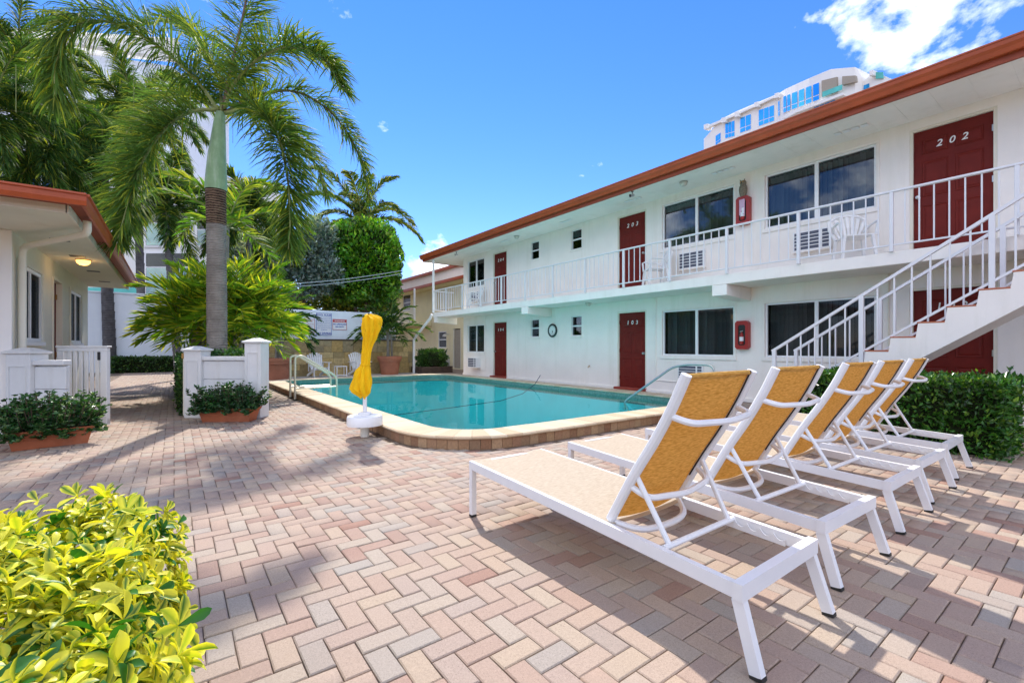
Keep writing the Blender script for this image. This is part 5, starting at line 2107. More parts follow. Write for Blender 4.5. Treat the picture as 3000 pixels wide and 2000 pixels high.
def tb_win(x0, x1, y0, y1, dep, teal_from=.55, cols=1):
    w = block_px('window', x0 - 4, x1 + 4, y0 - 4, dep - .10, .06, M['white'], y1 + 4)
    for k in range(cols):
        for v0, v1, mm in ((0, teal_from, 'black'), (teal_from, 1, 'teal_back')):
            xa, xb = x0 + (x1 - x0) * (k + .04) / cols, x0 + (x1 - x0) * (k + .96) / cols
            ya, yb = y0 + (y1 - y0) * (v0 + .015), y0 + (y1 - y0) * (v1 - .015)
            g = block_px('pane', xa, xb, ya, dep - .14, .03, M['glass_teal'] if mm == 'teal_back' else M['glass_dark'], yb)
            g.parent = w
            g = block_px('glazing_back', xa, xb, ya, dep - .105, .003, M[mm], yb)
            g.parent = w


for x0, x1, y0, y1, tf, cl_ in ((425, 478, 585, 720, .5, 1), (492, 560, 600, 670, .98, 1), (655, 695, 560, 700, .9, 1), (705, 742, 540, 900, .4, 1), (425, 560, 740, 880, .3, 2), (575, 640, 600, 720, .6, 1)):
    tb_win(x0, x1, y0, y1, 34, tf, cl_)
for x0, x1, y0, y1 in ((60, 110, 250, 420), (130, 180, 260, 430), (60, 180, 480, 640), (215, 300, 300, 460), (330, 400, 330, 500), (215, 400, 540, 700)):
    tb_win(x0 + 4, x1 - 4, y0 + 4, y1 - 4, 38.0, .5, 2)
block_px('teal_band', 250, 420, 842, 33.9, .05, M['teal_back'], 874)


# ------------------------------------------------------------------ vegetation
def unit(a):
    return a / np.maximum(np.linalg.norm(a, axis=-1, keepdims=True), 1e-9)


def jitter_cols(base, n, spread=.18, alt=None, frac=0.0):
    """leaf colours: light and dark leaves of one plant"""
    c = np.array(base)[None] * (1 + rng.normal(0, spread, (n, 1))) * (1 + rng.normal(0, .06, (n, 3)))
    if alt is not None:
        k = rng.random(n) < frac
        c[k] = np.array(alt)[None] * (1 + rng.normal(0, spread, (k.sum(), 1)))
    return np.clip(c, .005, 1)


def leaf_cloud(name, parent, C, D, size, cols, mat, aspect=.5, fold=.18, svar=.35):
    """small pointed leaves: C centres, D growth directions"""
    n = len(C)
    D = unit(D)
    ref = unit(rng.normal(size=(n, 3)))
    S = unit(np.cross(D, ref))
    U = np.cross(S, D)
    L = size * (1 + rng.uniform(-svar, svar, n))[:, None]
    W = L * aspect * .5
    V = np.empty((n, 4, 3))
    V[:, 0] = C - D * L * .5
    V[:, 1] = C + S * W + U * L * fold - D * L * .02
    V[:, 2] = C + D * L * .5
    V[:, 3] = C - S * W + U * L * fold - D * L * .02
    base = np.arange(n)[:, None] * 4
    T_ = np.concatenate([base + np.array([0, 1, 2]), base + np.array([0, 2, 3])])
    return np_mesh(name, V.reshape(-1, 3), None, T_, np.repeat(cols, 4, axis=0), mat, parent)


def box_points(x0, x1, y0, y1, z0, z1, n, depth=.10, wob=.03):
    """points in the outer shell of a clipped box with their outward directions"""
    areas = np.array([(y1 - y0) * (z1 - z0)] * 2 + [(x1 - x0) * (z1 - z0)] * 2 + [(x1 - x0) * (y1 - y0)])
    f = rng.choice(5, n, p=areas / areas.sum())
    P = np.stack([rng.uniform(x0, x1, n), rng.uniform(y0, y1, n), rng.uniform(z0, z1, n)], 1)
    Nn = np.zeros((n, 3))
    d = -np.abs(rng.normal(0, depth, n)) + wob * np.sin(P[:, 0] * 9) * np.sin(P[:, 1] * 8 + 1) + rng.normal(0, .012, n)
    for k, (ax, v, s) in enumerate(((0, x0, -1), (0, x1, 1), (1, y0, -1), (1, y1, 1), (2, z1, 1))):
        m = f == k
        P[m, ax] = v + s * d[m]
        Nn[m, ax] = s
    return P, Nn


def hedge(name, x0, x1, y0, y1, z0, z1, n, size, base, label, alt=None, frac=.2, mat='leaf_gloss', cat='hedge', spread=.28, rz=0, loc=None):
    a = thing(name, label, cat, ((x0 + x1) / 2, (y0 + y1) / 2, z0))
    P, Nn = box_points(x0, x1, y0, y1, z0, z1, n)
    D = Nn * .7 + unit(rng.normal(size=(n, 3))) * .9 + np.array([0, 0, .35])
    cl_ = jitter_cols(base, n, spread, alt, frac)
    patch = np.sin(P[:, 0] * 5.1 + 1) * np.sin(P[:, 1] * 4.3) * np.sin(P[:, 2] * 6 + .5) + rng.normal(0, .25, n)
    cl_ *= np.clip(1 + .45 * patch, .5, 1.7)[:, None]      # patches of young, paler leaves
    q = rng.random(n) < .05
    P[q] += Nn[q] * rng.uniform(.02, .075, (q.sum(), 1))    # stray sprigs
    gap = (np.sin(P[:, 0] * 17 + 2) * np.sin(P[:, 1] * 15) * np.sin(P[:, 2] * 16) > .42)
    P[gap] -= Nn[gap] * .07
    o = leaf_cloud('foliage', a, P, D, size, cl_, M[mat])
    tag(o, kind='stuff')
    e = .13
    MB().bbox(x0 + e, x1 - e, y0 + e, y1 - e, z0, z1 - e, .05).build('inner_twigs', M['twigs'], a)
    return a


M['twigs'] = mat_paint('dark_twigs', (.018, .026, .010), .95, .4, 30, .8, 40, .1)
hedge('box_hedge', 6.92, 7.95, .70, 2.95, 0, .86, 16000, .062, (.040, .135, .018), 'dense clipped green hedge between the last lounger and the stairs', (.16, .30, .04), .16)
hedge('low_hedge', -2.35, .2, 27.6, 28.4, 0, .75, 2500, .12, (.035, .10, .02), 'low dark green hedge in front of the pale blue wall', (.12, .2, .04), .15)
# hedge along the path side of the garden wall (behind its left post)
hedge('path_hedge', .05, .55, 9.75, 16.5, 0, 1.02, 9000, .075, (.035, .11, .02), 'dark green hedge bordering the path behind the garden wall', (.12, .22, .04), .12)
# planting behind the garden wall, round the palm foot
hedge('shrub_bed', .45, 1.12, 9.45, 10.6, 0, 1.14, 4500, .075, (.04, .12, .025), 'green shrubs round the foot of the big palm', (.11, .2, .05), .15)


def blob_points(c, r, n, shell=.45, seed=0):
    """points through an uneven rounded crown"""
    d = unit(rng.normal(size=(n, 3)))
    k = 1 + .14 * np.sin(d[:, 0] * 7 + seed) * np.sin(d[:, 1] * 6 + 2 * seed) + .10 * np.sin(d[:, 2] * 11 + seed * 3) + rng.normal(0, .03, n)
    t = (1 - shell * rng.random(n) ** 1.6) * k
    return np.array(c)[None] + d * t[:, None] * np.array(r)[None], d


# rounded shrub in the timber planter
rs = thing('round_shrub', 'rounded dark green shrub in the timber planter', 'shrub', (9.75, 19.45, .2))
P, Dd = blob_points((9.75, 19.45, .62), (.80, .55, .55), 5200)
tag(leaf_cloud('foliage', rs, P, Dd + rng.normal(0, .5, P.shape) + np.array([0, 0, .4]), .09, jitter_cols((.045, .13, .022), len(P), .3, (.16, .27, .06), .12), M['leaf_gloss']), kind='stuff')
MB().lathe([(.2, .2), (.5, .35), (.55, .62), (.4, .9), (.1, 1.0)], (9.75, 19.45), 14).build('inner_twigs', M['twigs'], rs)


# trough shrubs: upright shoots with whorls of leaves
def shoot_shrub(tr, hgt, label, n_shoots, base, alt, frac):
    par, p0, ex, L = tr
    ey = Vector((-ex.y, ex.x, 0))
    c = p0 + ex * (L / 2) + ey * .12
    a = thing('planter_shrub', label, 'shrub', (c.x, c.y, .17), group='leafy shrubs in trough planters')
    Cs, Ds = [], []
    stems = MB()
    for k in range(n_shoots):
        u, v = rnd.uniform(-.55, .55) * (L + .1), rnd.uniform(-.16, .16)
        root = c + ex * (u * .8) + ey * (v * .6) + Vector((0, 0, .17))
        hh = hgt * rnd.uniform(.55, 1.0) * (1 - .35 * abs(u / L) ** 2)
        lean = ex * (u * rnd.uniform(.2, .6)) + ey * (v * 1.2 - .06 * rnd.random())
        tip = root + lean + Vector((0, 0, hh - .17))
        if rnd.random() < .30:
            tip = root + ex * (u * .35) + ey * (-.20 - .08 * rnd.random()) + Vector((0, 0, rnd.uniform(-.06, .16)))
        stems.tube([root, root.lerp(tip, .5) + lean * .1, tip], .004, 4, False)
        m = rnd.randint(9, 15)
        for q in range(m):
            t = .25 + .75 * q / (m - 1)
            p = root.lerp(tip, t) + Vector((rnd.gauss(0, .014), rnd.gauss(0, .014), rnd.gauss(0, .01)))
            for _ in range(4):
                az = rnd.uniform(0, 2 * math.pi)
                d_ = Vector((math.cos(az), math.sin(az), rnd.uniform(-.1, .8)))
                Cs.append(p + d_ * .022)
                Ds.append(d_)
    o = leaf_cloud('foliage', a, np.array(Cs), np.array(Ds), .052, jitter_cols(base, len(Cs), .3, alt, frac), M['leaf_gloss'], .48)
    tag(o, kind='stuff')
    stems.build('stems', M['bark'], a)
    return a


shoot_shrub(TR1, .66, 'leafy green shrub with pale tips in the trough by the open gate', 190, (.035, .12, .028), (.20, .32, .13), .15)
shoot_shrub(TR2, .62, 'leafy green shrub filling the trough against the palm wall', 190, (.030, .105, .028), (.16, .26, .12), .10)


# ------------------------------------------------------------------ palms
def frond(ctrl, n, L, w, plum, droop, base, alt=(.30, .36, .05), frac=.15, alpha=(60, 30), start=.10, sp=.22, vee=25, bunch=0):
    """one palm leaf: returns rachis points, leaflet vertices, triangles, colours"""
    pts = catmull([Vector(p) for p in ctrl], 8)
    P = np.array([tuple(p) for p in pts])
    seg = np.linalg.norm(np.diff(P, axis=0), axis=1)
    cum = np.concatenate([[0], np.cumsum(seg)])
    s = np.sort(rng.uniform(start, 1, n)) * cum[-1]
    pos = np.stack([np.interp(s, cum, P[:, k]) for k in range(3)], 1)
    Tn = np.gradient(P, axis=0)
    tan = unit(np.stack([np.interp(s, cum, Tn[:, k]) for k in range(3)], 1))
    up = np.tile(np.array([0, 0, 1.0]), (n, 1))
    S = np.cross(tan, up)
    bad = np.linalg.norm(S, axis=1) < .25
    S[bad] = np.cross(tan[bad], np.array([SN, CS, 0.2]))
    S = unit(S)
    U = np.cross(S, tan)
    t = s / cum[-1]
    side = np.where(np.arange(n) % 2 == 0, 1.0, -1.0)
    ph = np.where(side > 0, 0, math.pi) + side * np.radians(vee + rng.normal(0, 10, n))
    ph = ph + plum * rng.normal(0, 1.0, n)
    al = np.radians(alpha[0] + (alpha[1] - alpha[0]) * t + rng.normal(0, 7, n))
    out = np.cos(ph)[:, None] * S + np.sin(ph)[:, None] * U
    d = unit(np.cos(al)[:, None] * tan + np.sin(al)[:, None] * out)
    prof = np.clip(.55 + 1.2 * t - 1.35 * t * t, .25, 1.0)
    ln = (L * prof * (1 + rng.normal(0, .10, n)))[:, None]
    down = np.array([0, 0, -1.0])
    p1 = pos + d * ln * .38
    d2 = unit(d + down * droop * .8)
    p2 = p1 + d2 * ln * .34
    d3 = unit(d + down * droop * 1.9)
    p3 = p2 + d3 * ln * .28
    wd = unit(np.cross(d, out + rng.normal(0, .35, (n, 3))))
    ww = w * (1 + rng.normal(0, .12, n))[:, None] * .5
    V = np.empty((n, 7, 3))
    V[:, 0], V[:, 1] = pos - wd * ww * .35, pos + wd * ww * .35
    V[:, 2], V[:, 3] = p1 - wd * ww, p1 + wd * ww
    V[:, 4], V[:, 5] = p2 - wd * ww * .75, p2 + wd * ww * .75
    V[:, 6] = p3
    b = np.arange(n)[:, None] * 7
    tr_ = np.concatenate([b + np.array(k) for k in ((0, 1, 3), (0, 3, 2), (2, 3, 5), (2, 5, 4), (4, 5, 6))])
    c = jitter_cols(base, n, sp, alt, frac)
    return pts, V.reshape(-1, 3), tr_, np.repeat(c, 7, axis=0)


def add_frond(parent, ctrl, n, L, w, plum, droop, base, r0=.03, r1=.006, rachis='rachis', mat='leaf_palm', **kw):
    pts, V, T_, c = frond(ctrl, n, L, w, plum, droop, base, **kw)
    o = np_mesh('frond', V, None, T_, c, M[mat], parent)
    MB().tube(pts[::2] if len(pts) % 2 else pts, r0, 6, True, r1).build('leaf_stalk', M[rachis], o) if False else None
    b = MB().tube(pts, r0, 6, True, r1)
    bl = base_loc(parent)
    me = bpy.data.meshes.new('leaf_stalk')
    me.from_pydata([(p[0] - bl.x, p[1] - bl.y, p[2] - bl.z) for p in b.v], [], b.f)
    me.materials.append(M[rachis])
    me.shade_smooth()
    so = bpy.data.objects.new('leaf_stalk', me)
    COL.objects.link(so)
    so.parent = o
    return o


def trunk(parent, p0, p1, r0, r1, mat='trunk', rings=40, bulge=0.0, n=20, bend=(0, 0)):
    b = MB()
    p0, p1 = Vector(p0), Vector(p1)
    for i in range(rings + 1):
        t = i / rings
        c = p0.lerp(p1, t) + Vector((bend[0], bend[1], 0)) * math.sin(math.pi * t)
        rr_ = r0 + (r1 - r0) * t + bulge * math.sin(math.pi * min(1, t * 1.2))
        for q, (dz, k) in enumerate(((0, 1.0), (.72, 1.0), (.78, 1.035), (.98, 1.03))):
            if i == rings and q:
                break
            for a in range(n):
                an_ = 2 * math.pi * a / n
                b.v.append((c.x + rr_ * k * math.cos(an_), c.y + rr_ * k * math.sin(an_), c.z + dz * (p1.z - p0.z) / rings))
    m = len(b.v) // n
    for i in range(m - 1):
        for a in range(n):
            x, y = i * n + a, i * n + (a + 1) % n
            b.f.append((x, y, y + n, x + n))
    return b.build('trunk', M[mat], parent, True)


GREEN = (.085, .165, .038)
# --- the big foxtail palm
PD = 8.35
pb0 = at(637, 1017, PD)
palm = thing('foxtail_palm', 'tall foxtail palm with grey trunk and pale green crownshaft behind the garden wall', 'palm tree', (pb0.x, pb0.y, 0))
zc_ = lambda y: at(640, y, PD).z
t0 = at(634, 600, PD)
trunk(palm, (pb0.x, pb0.y, 0), (t0.x, t0.y, zc_(660)), 0.143, .157, bulge=.012, rings=60, n=28)
up_ = at(632, 560, PD)
trunk(palm, (t0.x, t0.y, zc_(660) + .0), (up_.x, up_.y, zc_(556)), .158, .165, 'trunk_ring', 9, n=28).name = 'trunk_scars'
cs_ = MB()
for y, px, hw in ((558, 632, 33.5), (545, 633, 34), (500, 634, 31), (450, 636, 27), (400, 640, 22), (360, 643, 18), (330, 646, 14)):
    p = at(px, y, PD)
    rr_ = .84 * hw / F_PX * PD
    for a in range(24):
        an_ = 2 * math.pi * a / 24
        cs_.v.append((p.x + rr_ * math.cos(an_), p.y + rr_ * math.sin(an_), p.z))
for i in range(6):
    for a in range(24):
        x, y = i * 24 + a, i * 24 + (a + 1) % 24
        cs_.f.append((x, y, y + 24, x + 24))
cs_.build('crownshaft', M['crownshaft'], palm, True)
FR = [  # control pixels with depth offsets, leaflets, length, droop
    ([(640, 325, 0), (575, 235, -.1), (440, 120, -.5), (300, 62, -.9), (205, 95, -1.2), (165, 190, -1.3), (160, 290, -1.3)], 1050, 1.0, 1.5, 'rachis', {}),
    ([(636, 322, 0), (560, 328, -.2), (480, 382, -.5), (415, 480, -.7), (375, 600, -.9), (345, 700, -1.0)], 1050, .92, .35, 'rachis', {}),
    ([(655, 320, 0), (672, 220, .1), (705, 80, .2), (735, -70, .2), (760, -200, 0)], 800, .85, .25, 'rachis_brown', {}),
    ([(658, 318, 0), (690, 240, -.3), (770, 165, -.7), (860, 140, -1.0), (950, 175, -1.3), (1010, 270, -1.4)], 760, .72, .6, 'rachis', {}),
    ([(664, 328, 0), (740, 285, .4), (860, 268, .8), (970, 330, 1.1), (1050, 450, 1.3), (1085, 590, 1.4)], 700, .62, .7, 'rachis_brown', {}),
    ([(662, 332, 0), (740, 318, -.3), (810, 390, -.6), (842, 520, -.8), (850, 650, -.9), (845, 730, -.9)], 1100, .88, .45, 'rachis', {}),
    ([(650, 325, 0), (640, 230, .8), (590, 120, 1.4), (500, 60, 1.9), (400, 80, 2.3)], 600, .8, .6, 'rachis', {}),
    ([(650, 330, 0), (560, 280, 1.0), (450, 300, 1.8), (370, 390, 2.4), (330, 500, 2.7)], 650, .8, .6, 'rachis', {}),
    ([(660, 330, 0), (740, 330, 1.0), (840, 380, 1.9), (920, 470, 2.5), (960, 580, 2.8)], 600, .8, .6, 'rachis', {}),
]
for ctrl, nl, L, dr, rc, kw in FR:
    add_frond(palm, [at(x, y, PD + d_) for x, y, d_ in ctrl], nl, L, .021, .62, dr * .55, GREEN, .035, .008, rc, alt=(.22, .27, .04), frac=.22, alpha=(74, 42), **kw)
# hanging fibres
for px, y0, y1, d_ in ((392, 190, 380, -.5), (558, 260, 340, -.2), (682, 350, 420, 0), (47, 190, 330, -1.2)):
    MB().tube([at(px, y0, PD + d_), at(px, y1, PD + d_)], .004, 4).build('hanging_fibre', M['rachis'], palm)


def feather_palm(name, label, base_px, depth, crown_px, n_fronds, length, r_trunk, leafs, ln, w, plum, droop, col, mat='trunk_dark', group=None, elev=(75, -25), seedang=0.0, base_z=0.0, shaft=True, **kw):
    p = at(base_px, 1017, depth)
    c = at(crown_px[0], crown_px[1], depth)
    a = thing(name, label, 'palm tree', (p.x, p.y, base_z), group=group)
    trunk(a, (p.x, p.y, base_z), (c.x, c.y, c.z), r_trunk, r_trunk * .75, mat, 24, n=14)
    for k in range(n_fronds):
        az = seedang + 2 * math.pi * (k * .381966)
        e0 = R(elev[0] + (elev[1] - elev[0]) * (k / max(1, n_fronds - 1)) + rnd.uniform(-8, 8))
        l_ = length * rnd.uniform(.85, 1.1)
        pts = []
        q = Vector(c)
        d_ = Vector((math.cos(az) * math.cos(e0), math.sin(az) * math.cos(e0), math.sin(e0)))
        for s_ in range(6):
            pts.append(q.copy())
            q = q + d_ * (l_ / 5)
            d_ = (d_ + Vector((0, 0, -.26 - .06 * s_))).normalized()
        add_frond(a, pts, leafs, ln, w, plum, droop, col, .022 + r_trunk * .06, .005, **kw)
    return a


# palms behind the cream building
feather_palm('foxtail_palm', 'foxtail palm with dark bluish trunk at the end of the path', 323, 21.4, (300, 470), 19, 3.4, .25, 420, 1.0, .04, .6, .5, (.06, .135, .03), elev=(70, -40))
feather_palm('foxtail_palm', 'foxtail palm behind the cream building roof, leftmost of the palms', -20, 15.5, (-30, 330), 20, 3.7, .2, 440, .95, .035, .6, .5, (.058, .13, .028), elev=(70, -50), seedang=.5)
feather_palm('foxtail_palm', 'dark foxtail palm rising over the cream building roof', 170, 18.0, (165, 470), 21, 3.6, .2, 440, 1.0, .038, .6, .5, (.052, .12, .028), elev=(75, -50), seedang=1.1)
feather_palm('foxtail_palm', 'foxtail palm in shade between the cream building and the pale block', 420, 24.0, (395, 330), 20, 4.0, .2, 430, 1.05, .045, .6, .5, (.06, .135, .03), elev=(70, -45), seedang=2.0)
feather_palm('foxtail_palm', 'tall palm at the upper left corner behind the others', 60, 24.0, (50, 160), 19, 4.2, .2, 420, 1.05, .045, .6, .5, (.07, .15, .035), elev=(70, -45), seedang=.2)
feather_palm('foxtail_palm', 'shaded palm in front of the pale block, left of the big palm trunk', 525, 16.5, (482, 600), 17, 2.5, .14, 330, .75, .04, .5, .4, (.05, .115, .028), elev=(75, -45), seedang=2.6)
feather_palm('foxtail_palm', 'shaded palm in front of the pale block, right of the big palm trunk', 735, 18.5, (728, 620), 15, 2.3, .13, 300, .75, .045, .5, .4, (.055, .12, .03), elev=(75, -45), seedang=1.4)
# coconut palm behind the clipped tree
feather_palm('coconut_palm', 'coconut palm behind the clipped green tree', 1070, 27.0, (1062, 655), 17, 4.1, .16, 240, .95, .06, .14, .5, (.06, .12, .03), 'trunk', elev=(80, -15), seedang=.8, alt=(.28, .30, .05), frac=.25, alpha=(62, 28))
# yellow-green palm behind the big palm (broad leaflets)
feather_palm('christmas_palm', 'slender palm with broad bright leaflets behind the big palm trunk', 655, 12.5, (665, 665), 9, 2.3, .08, 80, .62, .055, .08, .25, (.10, .22, .025), 'trunk', elev=(70, 5), seedang=.3, alt=(.34, .40, .05), frac=.25)


# --- clump of feathery palms round the big trunk
def clump(name, label, c, n, length, spread, leafs, ln, w, col, elev=(80, 8), alt=(.34, .40, .04), frac=.3, cat='palm', base_z=0.0, stems=0, stem_h=.6, droop=.35, front=1.0, arch=.22, plum=.12, **kw):
    a = thing(name, label, cat, (c[0], c[1], base_z))
    roots = []
    for k in range(max(1, stems)):
        ro = Vector((c[0] + rnd.uniform(-spread, spread), c[1] + rnd.uniform(-spread, spread), base_z))
        tp_ = ro + Vector((rnd.uniform(-.12, .12), rnd.uniform(-.12, .12), stem_h * rnd.uniform(.75, 1.1)))
        roots.append(tp_)
        if stems:
            MB().tube([ro, ro.lerp(tp_, .5), tp_], .045, 8, True, .035).build('stem', M['trunk'], a, True)
    for k in range(n):
        az = 2 * math.pi * (k * .381966) + rnd.uniform(-.2, .2)
        e0 = R(elev[0] + (elev[1] - elev[0]) * (k / n) + rnd.uniform(-8, 8))
        l_ = length * rnd.uniform(.8, 1.12)
        q = roots[k % len(roots)].copy()
        d_ = Vector((math.cos(az) * math.cos(e0), math.sin(az) * math.cos(e0), math.sin(e0)))
        pts = []
        for s_ in range(6):
            pts.append(q.copy())
            q = q + d_ * (l_ / 5)
            d_ = (d_ + Vector((0, 0, -arch - .05 * s_))).normalized()
        add_frond(a, pts, leafs, ln, w, plum, droop, col, .014, .004, alt=alt, frac=frac, alpha=(66, 34), **kw)
    return a


c1 = at(598, 1017, 10.6)
clump('areca_palm', 'bushy yellow green palm spreading left of the big trunk', (c1.x, c1.y), 100, 1.25, .26, 46, .56, .038, (.13, .27, .022), stems=10, stem_h=2.05, droop=.10, arch=.16, elev=(86, -18), frac=.30, alt=(.46, .52, .04))
c2 = at(715, 1017, 10.9)
clump('areca_palm', 'bushy yellow green palm spreading right of the big trunk', (c2.x, c2.y), 92, 1.32, .26, 46, .56, .038, (.14, .28, .022), stems=10, stem_h=1.95, droop=.10, arch=.16, elev=(86, -18), frac=.32, alt=(.48, .52, .04))
# palms in the two big pots
clump('potted_palm', 'dark green feather palm in the left terracotta pot', POT0, 22, 1.75, .12, 60, .5, .045, (.035, .10, .03), base_z=.7, stems=4, stem_h=1.15, elev=(80, -10), alt=(.10, .2, .04), frac=.1)
clump('potted_palm', 'dark green feather palm in the right terracotta pot', POT1, 26, 1.75, .14, 60, .5, .045, (.045, .115, .03), base_z=.7, stems=5, stem_h=1.2, elev=(85, -10), alt=(.2, .3, .05), frac=.15)


# --- broad-leaved trees
def crown_tree(name, label, c, base_z, blobs, n, size, col, alt, frac, trunk_r, trunk_pts, mat='leaf', spread=.28, cat='tree', aspect=.5, shell=.55):
    a = thing(name, label, cat, (trunk_pts[0][0], trunk_pts[0][1], base_z))
    MB().tube(catmull(trunk_pts, 4), trunk_r, 10, True, trunk_r * .55).build('trunk', M['bark'], a, True)
    tot = sum(b_[1][0] * b_[1][1] + b_[1][2] ** 2 for b_ in blobs)
    Cs, Ds = [], []
    for q, (cc, rr_) in enumerate(blobs):
        m = int(n * (rr_[0] * rr_[1] + rr_[2] ** 2) / tot)
        P, D = blob_points(cc, rr_, m, shell, q * 1.7)
        Cs.append(P)
        Ds.append(D)
        tp_ = Vector(trunk_pts[-1])
        MB().tube([tp_, tp_.lerp(Vector(cc), .6) + Vector((0, 0, .1)), Vector(cc)], trunk_r * .45, 6, True, trunk_r * .15).build('limb', M['bark'], a, True)
    C, D = np.concatenate(Cs), np.concatenate(Ds)
    o = leaf_cloud('crown', a, C, D + rng.normal(0, .6, C.shape) + np.array([0, 0, .3]), size, jitter_cols(col, len(C), spread, alt, frac), M[mat], aspect)
    tag(o, kind='stuff')
    return a


def px_blob(px, py, hw, hh, dep, thick):
    p = at(px, py, dep)
    k = dep / F_PX
    return (tuple(p), (hw * k, thick, hh * k))


FD = 23.0
# clipped tree: boxy crown
fc = at(1068, 1017, FD)
ft = thing('clipped_tree', 'bright green tree clipped into a rounded block above the pool signs', 'tree', (fc.x, fc.y, 0))
k = FD / F_PX
hw_, ht_, hb_ = 97 * k, at(1068, 655, FD).z, at(1068, 885, FD).z
n = 15000
d = unit(rng.normal(size=(n, 3)))
pw = 4.5
sc = 1 / (np.abs(d) ** pw).sum(1) ** (1 / pw)
tt = (1 - .35 * rng.random(n) ** 2.0) * (1 + .06 * np.sin(d[:, 0] * 9 + 1) * np.sin(d[:, 2] * 8) + .05 * np.sin(d[:, 1] * 14 + d[:, 2] * 10) + rng.normal(0, .018, n))
loc = d * sc[:, None] * tt[:, None] * np.array([hw_, hw_ * .8, (ht_ - hb_) / 2])
Wd = loc[:, 0, None] * np.array([CS, -SN, 0]) + loc[:, 1, None] * np.array([SN, CS, 0]) + loc[:, 2, None] * np.array([0, 0, 1.0])
P = np.array([fc.x, fc.y, (ht_ + hb_) / 2]) + Wd
tag(leaf_cloud('crown', ft, P, unit(Wd) + rng.normal(0, .55, P.shape) + np.array([0, 0, .5]), .20, jitter_cols((.085, .25, .016), n, .34, (.26, .42, .03), .2) * np.clip(1 + .45 * np.sin(P[:, 0] * 4 + 1) * np.sin(P[:, 2] * 4.6) + rng.normal(0, .15, n), .5, 1.6)[:, None], M['leaf_gloss'], .5), kind='stuff')
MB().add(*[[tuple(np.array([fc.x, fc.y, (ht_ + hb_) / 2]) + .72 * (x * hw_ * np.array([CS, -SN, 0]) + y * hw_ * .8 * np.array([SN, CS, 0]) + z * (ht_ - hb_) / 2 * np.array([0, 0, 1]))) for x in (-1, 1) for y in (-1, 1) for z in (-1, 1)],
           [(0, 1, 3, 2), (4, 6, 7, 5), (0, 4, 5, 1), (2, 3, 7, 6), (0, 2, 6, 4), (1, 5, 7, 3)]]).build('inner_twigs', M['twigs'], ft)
for dx in (-.5, .1, .55):
    MB().tube([(fc.x + dx * CS * .5, fc.y - dx * SN * .5, 0), (fc.x + dx * CS, fc.y - dx * SN, hb_ + .6)], .10, 8, True, .07).build('trunk', M['bark'], ft, True)
# silver buttonwood
SD = 21.5
sp_ = at(880, 1017, SD)
crown_tree('silver_tree', 'grey green silvery tree left of the clipped tree', None, 0,
           [px_blob(900, 740, 85, 75, SD, 1.2), px_blob(800, 760, 80, 90, SD, 1.2), px_blob(930, 690, 55, 55, SD, 1.0), px_blob(860, 830, 90, 55, SD, 1.1), px_blob(740, 740, 60, 60, SD + 1, 1), px_blob(950, 800, 50, 60, SD, 1.0)],
           13000, .21, (.17, .25, .225), (.36, .44, .42), .25, .14, [(sp_.x, sp_.y, 0), (sp_.x + .1, sp_.y, 1.5), (sp_.x, sp_.y + .1, 3.0)], 'leaf', .3)
# low trees behind the sign wall
LD = 25.5
for px, lab in ((965, 'small yellow green tree behind the pool signs'), (1035, 'small yellow green tree under the clipped tree'), (1105, 'small yellow green tree behind the potted palm'), (860, 'dark shrubby tree behind the left potted palm')):
    q = at(px, 1017, LD)
    crown_tree('small_tree', lab, None, 0, [px_blob(px - 20, 885, 38, 28, LD, .8), px_blob(px + 22, 900, 36, 26, LD, .8), px_blob(px, 868, 34, 22, LD, .8)], 2000, .2,
               (.11, .19, .03) if px != 860 else (.03, .085, .03), (.36, .38, .05), .35 if px != 860 else .05, .09, [(q.x, q.y, 0), (q.x + .05, q.y, 1.5), (q.x, q.y, 2.6)], 'leaf')
q = at(300, 1017, 23)

# palm reflected in the upper windows / shading the paving from the left is the big palm itself


# ------------------------------------------------------------------ variegated bush in the foreground
def leaf_shape(kind):
    """obovate glossy leaf along +x, length 1, with its own leaf colours"""
    rows = [(.0, .025), (.25, .10), (.5, .17), (.72, .20), (.9, .13)]
    vs_, cs, fs_ = [], [], []
    ylw, grn, lim = np.array((.84, .78, .07)), np.array((.036, .165, .024)), np.array((.48, .60, .04))
    for i, (x, hw) in enumerate(rows):
        bend = -.26 * x * x
        for s in (-1, 0, 1):
            vs_.append((x, s * hw, bend + (.09 * abs(s) * (hw / .2))))
            if kind == 0:
                c = ylw if s else (grn if x > .2 else lim)
            elif kind == 1:
                c = ylw * (1.0 if s else .9)
            elif kind == 2:
                c = grn
            elif kind == 3:
                c = lim if s else ylw
            elif kind == 4:
                c = grn if s < 0 else ylw
            else:
                c = ylw * 1.1 if s else lim
            cs.append(c)
    vs_.append((1.0, 0, -.29))
    cs.append(cs[-2])
    for i in range(len(rows) - 1):
        for k_ in (0, 1):
            a = 3 * i + k_
            fs_.append((a, a + 3, a + 4, a + 1))
    t_ = len(vs_) - 1
    a = 3 * (len(rows) - 1)
    fs_ += [(a, t_, a + 1, a + 1), (a + 1, t_, a + 2, a + 2)]
    return np.array(vs_), fs_, np.array(cs)


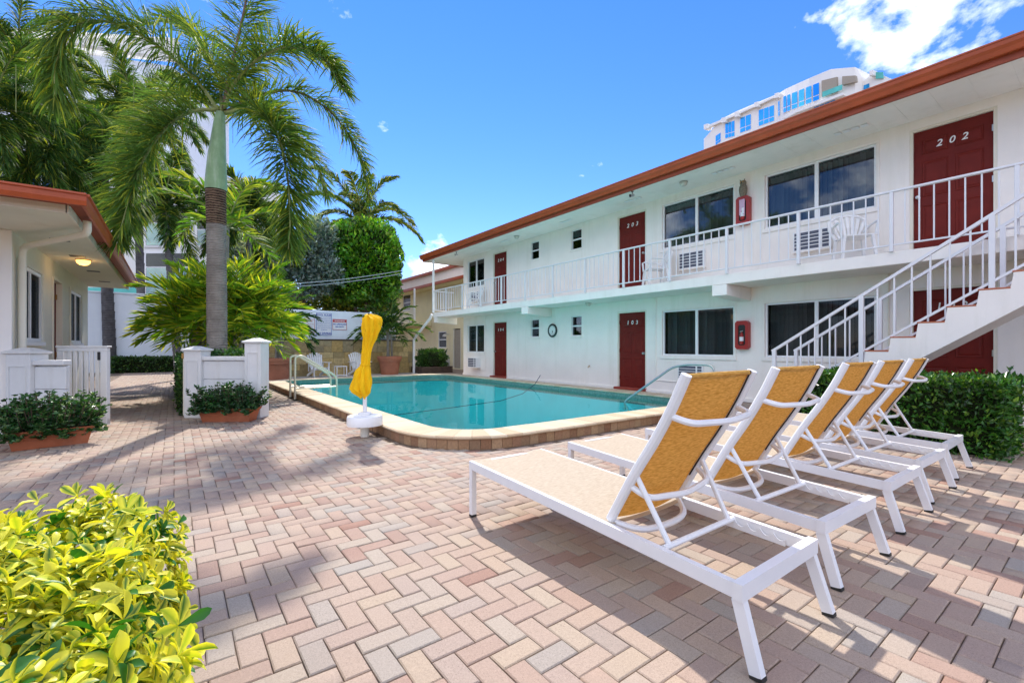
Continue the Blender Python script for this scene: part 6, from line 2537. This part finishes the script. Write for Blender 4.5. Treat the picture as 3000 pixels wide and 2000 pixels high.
vb = thing('variegated_bush', 'yellow and green variegated bush in the lower left corner', 'bush', (-.6, 1.2, 0))
leaf_meshes = []
for kd in range(6):
    v_, f_, c_ = leaf_shape(kd)
    me = bpy.data.meshes.new('leaf')
    me.from_pydata([tuple(p) for p in v_], [], [tuple(dict.fromkeys(f)) for f in f_])
    ca_ = me.color_attributes.new('Col', 'FLOAT_COLOR', 'POINT')
    ca_.data.foreach_set('color', np.concatenate([c_, np.ones((len(c_), 1))], 1).astype(np.float32).ravel())
    me.materials.append(M['leaf_var'])
    me.shade_smooth()
    leaf_meshes.append((me, v_, f_, c_))
BX0, BX1, BY0, BY1, BZ = -1.7, -.07, .42, 2.04, .63


def bush_top(x, y):
    return BZ + .05 * math.sin(x * 7 + 1) * math.sin(y * 6) + .04 * math.sin(x * 15 + y * 12)


leaves = []
for _ in range(6200):
    if rnd.random() < .66:
        x, y = rnd.uniform(BX0, BX1), rnd.uniform(BY0, BY1)
        z = bush_top(x, y) + rnd.uniform(-.13, .05)
        nv = Vector((rnd.gauss(0, .55), rnd.gauss(0, .55), 1))
    else:
        y = rnd.uniform(BY0, BY1)
        z = rnd.uniform(.03, BZ)
        if rnd.random() < .68:
            x = BX1 + rnd.uniform(-.13, .06) + .025 * math.sin(y * 7 + 1) + .02 * math.sin(y * 19 + z * 9)
            nv = Vector((1, rnd.gauss(0, .4), .6))
        else:
            x, y = rnd.uniform(BX0, BX1), BY1 + rnd.uniform(-.10, .05)
            nv = Vector((rnd.gauss(0, .4), 1, .6))
    nv.normalize()
    c = Vector((x, y, z))
    e1 = nv.orthogonal().normalized()
    e2 = nv.cross(e1)
    m = rnd.randint(5, 8)
    kd0 = rnd.random()
    for q in range(m):
        az = 2 * math.pi * q / m + rnd.gauss(0, .25)
        el = rnd.uniform(.0, 1.05)
        d_ = (e1 * math.cos(az) + e2 * math.sin(az)) * math.cos(el) + nv * math.sin(el)
        r_ = rnd.random()
        kd = 0 if r_ < .34 else 1 if r_ < .58 else 3 if r_ < .67 else 4 if r_ < .75 else 5 if r_ < .86 else 2
        if kd0 < .08:
            kd = 2
        leaves.append((c, d_, nv, rnd.uniform(.030, .062), kd))


def leaf_frame(d_, nv):
    s_ = nv.cross(d_)
    s_.normalize()
    u_ = d_.cross(s_)
    return Matrix((d_, s_, u_)).transposed()


def leaf_vis(l_):
    px, py, zc = proj(*l_[0])
    if zc < .2 or not (0 < px < 2999 and py < 1999):
        return 1e6
    return zc - .9 * (l_[0].z - .5)


leaves.sort(key=leaf_vis)
for c, d_, nv, sz, kd in leaves[:300]:
    o = bpy.data.objects.new('leaf', leaf_meshes[kd][0])
    COL.objects.link(o)
    o.parent = vb
    o.matrix_local = Matrix.Translation(c - vb.location) @ leaf_frame(d_, nv).to_4x4() @ Matrix.Scale(sz, 4)
Vs, Qs, Ts, Cc = [], [], [], []
off = 0
for c, d_, nv, sz, kd in leaves[300:]:
    me, v_, f_, c_ = leaf_meshes[kd]
    F3 = np.array(leaf_frame(d_, nv))
    Vs.append(v_ @ F3.T * sz + np.array(c))
    for f in f_:
        g_ = list(dict.fromkeys(f))
        (Qs if len(g_) == 4 else Ts).append([i + off for i in g_])
    Cc.append(np.clip(c_ * rnd.uniform(.8, 1.15), 0, 1))
    off += len(v_)
tag(np_mesh('foliage', np.concatenate(Vs), Qs, Ts, np.concatenate(Cc), M['leaf_var'], vb, True), kind='stuff')
st_ = MB()
for _ in range(130):
    x, y = rnd.uniform(-1.3, BX1), rnd.uniform(BY0, BY1)
    st_.tube([(x * .9, y * .9 + .1, 0), (x, y, .3), (x + rnd.gauss(0, .03), y + rnd.gauss(0, .03), bush_top(x, y) - .02)], .006, 5, False, .003)
st_.build('twigs', M['bark'], vb)
